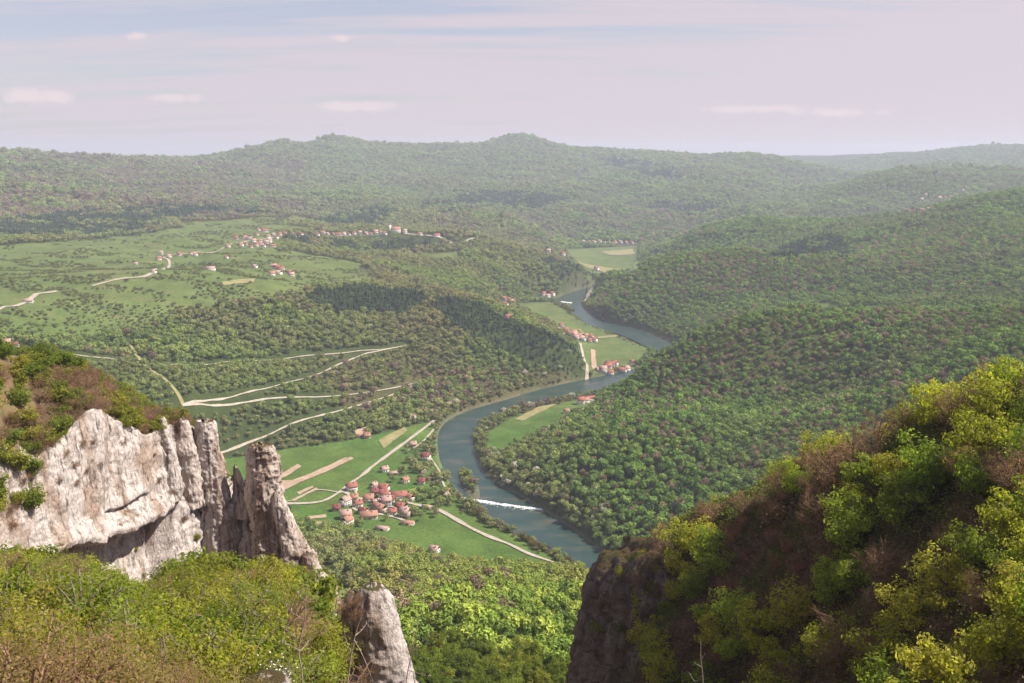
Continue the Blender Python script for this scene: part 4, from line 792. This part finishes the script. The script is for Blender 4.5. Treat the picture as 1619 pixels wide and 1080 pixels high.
# scrub on the cliff dome and its ledges
nz = normals(CLIFF.reshape(-1, 3), nc).reshape(nr, nc, 3); nz = np.abs(nz[..., 2])
cnt = 0; taken = []
for _ in range(5200):
    j = random.randrange(nc); px = cc[j][0]; i = random.randrange(100 if px < 45 else 170, 240); p = CLIFF[i, j]
    if px < -80 or px > 545: continue
    sp_ = 1.9 if px < 300 else 2.6
    if any((p[0] - q[0]) ** 2 + (p[1] - q[1]) ** 2 < sp_ * sp_ for q in taken): continue
    if px > 300 and random.random() < .45: continue
    taken.append(p); left = px < 45 or (i > 218 and px < 130)
    pick('farbush', 'barebush', .18 if left else (.72 if i < 232 else .6), p - (0, 0, .25), random.uniform(1.0, 1.5) if px < 290 else random.uniform(.4, .65), 'dome'); cnt += 1
    if cnt > 285: break
for a, b_, s, q in [(130,700,.8,1),(118,735,.8,1),(140,745,.6,1),(122,765,.6,1),(105,720,.7,1),(150,700,.6,1),(40,760,.9,1),(25,790,.9,0),(60,740,.8,1),(278,730,.7,1),(285,760,.7,1),(300,790,.7,1),(270,780,.6,1),(292,820,.7,1),(310,850,.7,0),(335,850,.6,1),(350,870,.6,1),(385,812,.6,0),(392,830,.6,1),(370,840,.6,1),(402,870,.6,0),(330,885,.6,1),(420,890,.6,1),(215,870,.45,0),(160,735,.5,1),(195,700,.5,1),(95,760,.5,1),(20,830,.8,1),(245,720,.5,1),(252,760,.5,1)]:
    k = np.argmin((proj(*CLIFF.reshape(-1, 3).T)[0] - a) ** 2 + (proj(*CLIFF.reshape(-1, 3).T)[1] - b_) ** 2 + 1e6 * (rowi > 180)); p = CLIFF.reshape(-1, 3)[k]
    if q: i = random.randrange(4); plant('barebush', p + (0, -.3, -.8 * s), s, BAREC[i], 'face', BC[i])
    else: plant('farbush', p + (0, -.3, -.8 * s), s, LEAFC[0], 'face', LC[0])
for _ in range(34):
    i, j = random.randrange(14, nr2 - 25), random.randrange(int(nc2 * .36), int(nc2 * .86)); p = CRAG[i, j]
    if random.random() < .55: q = random.randrange(4); plant('barebush', p - (0, 0, .6), random.uniform(.5, .9), BAREC[q], 'crag', BC[q])
    else: q = random.choice([0, 1, 2]); plant('farbush', p - (0, 0, .6), random.uniform(.45, .9), LEAFC[q], 'crag', LC[q])
for dx, d, ps in [(0, 213, [(402,712),(412,720),(398,735),(422,728)]), (0, 217, [(318,680),(312,705)]), (0, 71, [(560,945),(548,952),(570,938),(545,970),(565,960)])]:
    for a, b_ in ps: i = random.randrange(4); s = .32 if d > 100 else .42; plant('barebush', np.array(WD(a, b_, d)) - (0, .6 if d > 100 else 1.0, .5), s, BAREC[i], 'needle' if d > 100 else 'outcrop', BC[i])
# gully
for x, y, z, px, py, d in zip(*spread((-75, 60), (205, 380), 7.0, lambda X, Y, Z, px, py, d: (px > 520) & (px < 985) & (d > 222) & (d < 312) & visible(X, Y, Z, 9))):
    dk = vnoise(np.array([x / 40]), np.array([y / 40]), 617)[0]; pick('gully', 'bare', .06 + .12 * (dk > .3), (x, y, z - .3), random.uniform(.6, 1.05), 'gully', random.choice([0, 1, 1, 2, 2]))
# trees on the island and along the banks
for t_, o_ in [(-.92,0),(-.75,1.5),(-.6,-2),(-.5,1),(-.35,-1),(-.2,2),(-.1,-2.5),(.05,.5),(.2,-1.5),(.32,1.5),(.5,-.5),(.68,.8),(.85,0)]:
    q = ISL + ISLd * ISLl * .5 * t_ + np.array((-ISLd[1], ISLd[0])) * o_; plant('gully', (q[0], q[1], float(H(np.array([q[0]]), np.array([q[1]]))[0]) - .3), random.uniform(.5, .72) * (1 - .35 * max(0, t_)), (.17, .165, .06), 'island', 'olive')
for i_, (a, b_) in enumerate([(765,820),(775,824),(783,830),(795,838),(803,838),(812,846),(825,851),(832,853),(840,860),(850,866),(858,868),(866,872),(877,878),(884,880),(893,887),(900,889),(910,893),(918,896),(745,806),(752,812),(735,800)]):
    q = WZ(a, b_ + 3, 3); plant(random.choice(['gully', 'gully', 'bare']), (q[0], q[1], float(H(np.array([q[0]]), np.array([q[1]]))[0]) - .3), random.uniform(.7, 1.0), [(.20, .17, .075), (.17, .17, .055), (.22, .17, .09)][i_ % 3], 'bank', ['tan', 'olive', 'pale brown'][i_ % 3])
# bare saplings and a blossoming shrub by the viewpoint
def sapling(pix, d, twigs, label, r=.012):
    e = bpy.data.objects.new('bare_sapling', None); C.objects.link(e); b0 = np.array(WD(*pix[0], d)); e.location = b0; e['label'] = label; e['category'] = 'sapling'
    p = catmull([np.array(WD(*q, d)) for q in pix], 8) - b0; p[0, 2] = p[0, 2] - .5; link('trunk', raw('trunk', *tube(p, np.linspace(r, r * .35, len(p)), 7), M_TWIG), e)
    for k, tw in enumerate(twigs):
        q = catmull([np.array(WD(a, b_, d + .12 * i * (1 if k % 2 else -1))) for i, (a, b_) in enumerate(tw)], 6) - b0; t = link('branch', raw('branch', *tube(q, np.linspace(r * .55, r * .22, len(q)), 5), M_TWIG), e)
        bud = [tube([q[i], q[i] + (.0, 0, .012) + np.array(RNG.normal(size=3)) * .012, q[i] + (0, 0, .03) + np.array(RNG.normal(size=3)) * .02], [.004, .007, .001], 5) for i in list(range(2, len(q), 3)) + [len(q) - 1]]
        link('bud', raw('bud', *join(bud), M_TWIG), t)
sapling([(479,1105),(477,1060),(472,1030),(476,1005),(482,980),(483,950),(485,925)], 13, [[(474,1030),(462,1022),(447,1016)],[(474,1012),(460,1002),(448,992)],[(480,980),(465,970),(452,958)],[(476,1028),(485,1018),(490,1010)],[(484,950),(476,944),(470,938)]], 'bare pale sapling standing before the green scrub at bottom centre', .013)
sapling([(545,1110),(552,1060),(558,1020),(566,990),(574,972)], 17, [[(556,1035),(548,1015),(544,1000)],[(562,1005),(572,996),(580,985)],[(560,1012),(575,1040),(590,1078)]], 'forked pale twig leaning against the limestone outcrop', .018)
sapling([(638,1110),(645,1060),(654,1020),(660,985),(664,958)], 14, [[(650,1035),(662,1022),(668,1015)],[(656,1005),(652,990),(655,975)],[(645,1060),(660,1064),(680,1070)]], 'thin leaning sapling with buds right of the limestone outcrop', .009)
sapling([(1112,1110),(1111,1070),(1108,1040),(1108,1012)], 30, [[(1110,1055),(1098,1048)],[(1111,1065),(1100,1078),(1090,1064)],[(1109,1042),(1114,1035)]], 'short pale twig at the bottom beside the dark crag', .02)
g = np.array(WD(437, 1068, 29)); rng = np.random.default_rng(5); e = bpy.data.objects.new('blossom_shrub', None); C.objects.link(e); e.location = g - (0, 0, .5); e['label'] = 'small white flowering shrub behind the flat boulder'; e['category'] = 'shrub'
M_PETAL = flat('white_petal', (.72, .68, .6)); w, l = grow(640, 1.0, .6, .1, 45, 1, .03, True, .8, 3, .005); pc = RNG.normal(size=(150, 3)) * (.34, .3, .2) + (0, 0, .62)
link('stem', raw('stem', *w, M_BARK), e); link('blossom', raw('blossom', *quads(pc, RNG.normal(size=(150, 3)) + (0, -1, 1), .035), M_PETAL), e)
# every plant its own description
ORD = ['first','second','third','fourth','fifth','sixth','seventh','eighth','ninth','tenth','eleventh','twelfth','thirteenth','fourteenth','fifteenth','sixteenth','seventeenth','eighteenth','nineteenth','twentieth']
def ordn(i):
    if i < 20: return ORD[i]
    t = ['twenty','thirty','forty','fifty','sixty','seventy'][(i + 1) // 10 - 2]; u = (i + 1) % 10
    return t + '-' + ORD[u - 1] if u else t[:-1] + 'ieth'
WHERE = {'crag': 'on the dark crag', 'island': 'on the river island', 'bank': 'along the river bank', 'hill': 'on right hillside', 'shelf': 'on near left slope', 'dome': 'on the cliff dome', 'face': 'on the cliff face', 'gully': 'in the gully', 'corner': 'in bottom left corner', 'needle': 'on the rock needles', 'outcrop': 'on the gully outcrop'}
GRP = {'crag': 'scrub on the dark crag', 'island': 'trees on the river island', 'bank': 'trees along the left river bank', 'hill': 'trees on the right hillside', 'shelf': 'scrub on the near left slope', 'dome': 'scrub on the cliff dome', 'face': 'scrub on the cliff ledges', 'gully': 'trees in the gully', 'corner': 'near shrubs in the corner', 'needle': 'scrub on the rock needles', 'outcrop': 'scrub on the gully outcrop'}
for reg, L_ in PLANTS.items():
    L_.sort(key=lambda q: q[1]); nrow = max(1, round(math.sqrt(len(L_)) / 1.6)); per = math.ceil(len(L_) / nrow)
    for r_ in range(nrow):
        row = sorted(L_[r_ * per:(r_ + 1) * per], key=lambda q: q[0])
        for i, q in enumerate(row):
            q[2]['group'] = GRP[reg]
            q[2]['label'] = '%s %s, %s from left%s' % (q[3], WHERE[reg], ordn(i), '' if nrow == 1 else ' in %s row down' % ORD[r_])
    print('PLANTS', reg, len(L_))
X, Y, Z, br, pi_, me_, px, py, d, rs, rad = FST
keep = np.ones(X.size, bool)
for ln, hw in CLEARINGS:
    ln = np.asarray(ln); 
    m = np.where((X > ln[:, 0].min() - 20) & (X < ln[:, 0].max() + 20) & (Y > ln[:, 1].min() - 20) & (Y < ln[:, 1].max() + 20))[0]
    for i in range(0, m.size, 20000):
        k = m[i:i + 20000]; keep[k] &= np.hypot(X[k][:, None] - ln[:, 0], Y[k][:, None] - ln[:, 1]).min(1) > hw
for poly in CLEARPOLY: keep &= ~inpoly(X, Y, [tuple(q[:2]) for q in poly])
X, Y, Z, br, pi_, me_, px, py, d, rs, rad = [q[keep] for q in (X, Y, Z, br, pi_, me_, px, py, d, rs, rad)]
n = X.size
k1 = fbm(X / 130, Y / 130, 91, 3); k2 = RNG.random(n)
isbare = k2 < np.clip(br * 1.05, 0, .93)
pine = pi_ | ((RNG.random(n) < .008) & (d > 700))
pine_dark = pine.copy(); pine &= RNG.random(n) < .62
isbare &= ~pine_dark
shr = me_ & (d > 1250)                                           # hedges and bushes in the fields
idx = np.where(pine, NB + NBR + RNG.integers(0, NP, n), np.where(isbare, NB + RNG.integers(0, NBR, n), RNG.integers(0, NB, n)))
gf = G_FRESH[RNG.integers(0, 4, n)]; go_ = G_OLIVE[RNG.integers(0, 3, n)]
leftside = np.clip((k1 * 1.2 + .15 + .35 * ((px < 900) & (d > 1000)) + .25 * (d > 2500)), 0, 1)[:, None]
tint = gf * (1 - leftside) + go_ * leftside
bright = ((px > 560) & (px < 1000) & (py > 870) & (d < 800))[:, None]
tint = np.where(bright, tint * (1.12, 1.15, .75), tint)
tint = np.where(isbare[:, None], B_BARE[RNG.integers(0, 4, n)], tint)
tint = np.where(shr[:, None], tint * .55 + np.array((.03, .035, .014)), tint)
tint = np.where((pine | pine_dark)[:, None], PINE_C[RNG.integers(0, 3, n)], tint)
river_side = (rs > 2) & (rs < 22) & (d < 2400) & (d > 690); tint = np.where(river_side[:, None], tint * .6 + np.array((.07, .065, .03)), tint)
blossom = (RNG.random(n) < .06) & (rs > 2) & (rs < 45) & (d < 1600) & (d > 690)
tint = np.where(blossom[:, None], np.array((.42, .38, .30)), tint)
tint = tint * (.8 + .4 * RNG.random((n, 1)))
r = rad * np.clip(np.exp(RNG.normal(size=n) * .27), .5, 1.65) * (.92 + .3 * fbm(X / 90, Y / 90, 97, 2)); r = np.where(shr, r * .62, r); r = np.where(isbare, r * .95, r); r = np.where((rs < 30) & (d < 2000), r * .85, r); r = np.where(pine, r * .72, r)
hz = np.where(pine, .9 + .5 * RNG.random(n), .85 + .35 * RNG.random(n)); hz = np.where(shr, .6, hz)
rot = np.c_[(RNG.random((n, 2)) - .5) * .2, RNG.random(n) * 6.283]
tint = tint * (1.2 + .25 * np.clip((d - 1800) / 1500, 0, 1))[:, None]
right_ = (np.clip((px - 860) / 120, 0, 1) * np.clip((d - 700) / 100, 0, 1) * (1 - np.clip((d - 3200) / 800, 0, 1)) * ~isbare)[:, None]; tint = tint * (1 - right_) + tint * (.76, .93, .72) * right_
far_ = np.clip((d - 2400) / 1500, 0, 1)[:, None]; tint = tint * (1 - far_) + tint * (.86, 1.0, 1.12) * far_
print('FOREST', n)
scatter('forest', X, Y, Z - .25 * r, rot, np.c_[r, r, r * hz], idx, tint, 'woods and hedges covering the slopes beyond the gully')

# low growth on the near slopes
ux, uy = [], []
for s_, a, b_ in ((.75, 12, 90), (.85, 90, 200)):
    gx, gy = [q.ravel() for q in np.meshgrid(np.arange(-120, 125, s_), np.arange(5, 200, s_))]; gx = gx + (RNG.random(gx.size) - .5) * s_; gy = gy + (RNG.random(gx.size) - .5) * s_
    dd = np.hypot(gx, gy); m = (dd > a) & (dd < b_) & (np.abs(np.arctan2(gx, gy)) < .6); gx, gy = gx[m], gy[m]; m = visible(gx, gy, H(gx, gy), .6); ux.append(gx[m]); uy.append(gy[m])
ux, uy = np.concatenate(ux), np.concatenate(uy); uz = H(ux, uy); n = len(ux); uv = vnoise(ux / 6, uy / 6, 95) + .7 * (RNG.random(n) - .5)
pal = np.array([(.150, .10, .06), (.17, .12, .07), (.12, .10, .045), (.10, .125, .03), (.13, .15, .035), (.11, .14, .03)]); ti = pal[np.clip(((uv + .9) / 1.8 * 6).astype(int), 0, 5)] * (.7 + .6 * RNG.random((n, 1)))
us = (.7 + .8 * RNG.random(n))[:, None] * np.clip(np.hypot(ux, uy) / 90, .55, 1.3)[:, None] * np.ones((1, 3))
scatter('undergrowth', ux, uy, uz, np.c_[(RNG.random((n, 2)) - .5) * .5, RNG.random(n) * 6.28], us, NB + NBR + NP + RNG.integers(0, 3, n), ti, 'low weeds and leaf litter covering the near slopes')
print('UNDER', n)
# ------------------------------------------------------------------ camera, light, sky, air
SUN_EL, SUN_AZ = math.radians(51), math.radians(91)      # azimuth clockwise from the viewing direction (+Y)
cam = bpy.data.cameras.new('camera'); cam.sensor_width = 36; cam.lens = 36 * F / 1619; cam.clip_start = .5; cam.clip_end = 60000
co = bpy.data.objects.new('camera', cam); C.objects.link(co); co.location = (0, 0, CAMZ); co.rotation_euler = (math.pi / 2 - PITCH, 0, 0); SC.camera = co
sd = Vector((math.sin(SUN_AZ) * math.cos(SUN_EL), math.cos(SUN_AZ) * math.cos(SUN_EL), math.sin(SUN_EL)))
L = bpy.data.lights.new('sun', 'SUN'); L.energy = 5.0; L.angle = math.radians(.5); L.color = (1, .95, .86)
lo = bpy.data.objects.new('sun', L); C.objects.link(lo); lo.rotation_euler = sd.to_track_quat('Z', 'Y').to_euler(); lo.location = (0, 0, 900)
wd = bpy.data.worlds.new('World'); SC.world = wd; wd.use_nodes = True; nt = wd.node_tree; bg = nt.nodes['Background']
sk = nd(nt, 'ShaderNodeTexSky', sky_type='NISHITA', sun_disc=False, sun_elevation=SUN_EL, sun_rotation=SUN_AZ, altitude=600, air_density=1.0, dust_density=1.6, ozone_density=1.0)
tc = nt.nodes.new('ShaderNodeTexCoord'); sx = nt.nodes.new('ShaderNodeSeparateXYZ'); nt.links.new(tc.outputs['Generated'], sx.inputs[0])
def vmath(op, a, b):
    m = nt.nodes.new('ShaderNodeMath'); m.operation = op
    for i, q in enumerate((a, b)):
        if isinstance(q, (int, float)): m.inputs[i].default_value = q
        else: nt.links.new(q, m.inputs[i])
    return m.outputs[0]
# a high thin veil: position on a level sheet far above the valley
zc = vmath('MAXIMUM', sx.outputs[2], .0); zz = vmath('ADD', zc, .10)
cxx = vmath('DIVIDE', sx.outputs[0], zz); cyy = vmath('DIVIDE', sx.outputs[1], zz)
cb = nt.nodes.new('ShaderNodeCombineXYZ'); nt.links.new(vmath('MULTIPLY', cxx, .55), cb.inputs[0]); nt.links.new(vmath('MULTIPLY', cyy, 1.6), cb.inputs[1]); cb.inputs[2].default_value = 3.7
veil = noise(nt, cb.outputs[0], 1.1, 6, .55, .6)
side = vmath('MULTIPLY', vmath('ADD', sx.outputs[0], .30), .55)               # thicker to the right
low = vmath('MULTIPLY', vmath('SUBTRACT', .12, zc), 2.6)                       # and toward the horizon
vm = vmath('ADD', vmath('ADD', veil, side), low)
streak = nt.nodes.new('ShaderNodeCombineXYZ'); nt.links.new(vmath('ADD', vmath('MULTIPLY', cxx, .28), vmath('MULTIPLY', cyy, .12)), streak.inputs[0]); nt.links.new(vmath('MULTIPLY', cyy, 1.7), streak.inputs[1])
vm = vmath('ADD', vm, vmath('MULTIPLY', vmath('SUBTRACT', noise(nt, streak.outputs[0], 1.6, 7, .6, .4), .5), 1.5))
veilf = ramp(nt, vm, [(.40, (.38, .38, .38)), (.74, (.92, .92, .92))])
skc = mixc(nt, 1.0, sk.outputs[0], (.075, .072, .075), 'MULTIPLY')
SKYV = skc
c = mixc(nt, veilf, skc, (.41, .362, .395))
# small fair-weather puffs low on the left
puffs = [(60,153,62,13),(215,57,22,9),(275,154,48,8),(540,60,20,7),(30,150,34,14),(100,156,26,12),(1200,172,130,7),(1330,178,90,7),(560,168,90,10)]
cn = noise(nt, tc.outputs['Generated'], 55, 5, .6)
for px, py, wx, wy in puffs:
    d = Vector(ray(px, py)).normalized(); e = Vector(ray(px + wx, py)).normalized(); g_ = Vector(ray(px, py - wy)).normalized()
    dx = vmath('DIVIDE', vmath('SUBTRACT', vmath('DIVIDE', sx.outputs[0], sx.outputs[1]), d.x / d.y), abs(e.x / e.y - d.x / d.y))
    dz = vmath('DIVIDE', vmath('SUBTRACT', vmath('DIVIDE', sx.outputs[2], sx.outputs[1]), d.z / d.y), abs(g_.z / g_.y - d.z / d.y))
    r = vmath('SQRT', vmath('ADD', vmath('MULTIPLY', dx, dx), vmath('MULTIPLY', dz, dz)), 0)
    r = vmath('ADD', r, vmath('MULTIPLY', vmath('SUBTRACT', cn, .5), 2.2))
    r = vmath('ADD', r, vmath('LESS_THAN', sx.outputs[1], .01))
    c = mixc(nt, ramp(nt, r, [(.35, (.8, .8, .8)), (1.0, (0, 0, 0))]), c, (.50, .425, .43))
nt.links.new(c, bg.inputs['Color']); bg.inputs['Strength'].default_value = 1.0
# air
M = bpy.data.materials.new('haze_air'); M.use_nodes = True; nt = M.node_tree; nt.nodes.remove(nt.nodes['Principled BSDF'])
pvn = nd(nt, 'ShaderNodeVolumePrincipled'); pvn.inputs['Color'].default_value = (.79, .83, .97, 1); pvn.inputs['Density'].default_value = HAZE; pvn.inputs['Anisotropy'].default_value = .1
nt.links.new(pvn.outputs[0], nt.nodes['Material Output'].inputs['Volume'])
B = 17500; zb, zt = float(Hh.min()) - 1.5, float(max(Hh.max(), 350) + 25)
v = [(x, y, z) for z in (zb, zt) for x, y in ((-13500, -250), (13500, -250), (13500, B), (-13500, B))]
link('haze', raw('haze', v, [(3, 2, 1, 0), (4, 5, 6, 7), (0, 1, 5, 4), (1, 2, 6, 5), (2, 3, 7, 6), (3, 0, 4, 7)], M), kind='stuff', label='pale blue haze filling the valley air')
SC.view_settings.view_transform = 'Standard'; SC.view_settings.look = 'None'; SC.view_settings.gamma = 1; SC.view_settings.exposure = EXPO
cy = SC.cycles; cy.max_bounces = 5; cy.diffuse_bounces = 2; cy.glossy_bounces = 2; cy.transmission_bounces = 2; cy.transparent_max_bounces = 4; cy.volume_bounces = 0
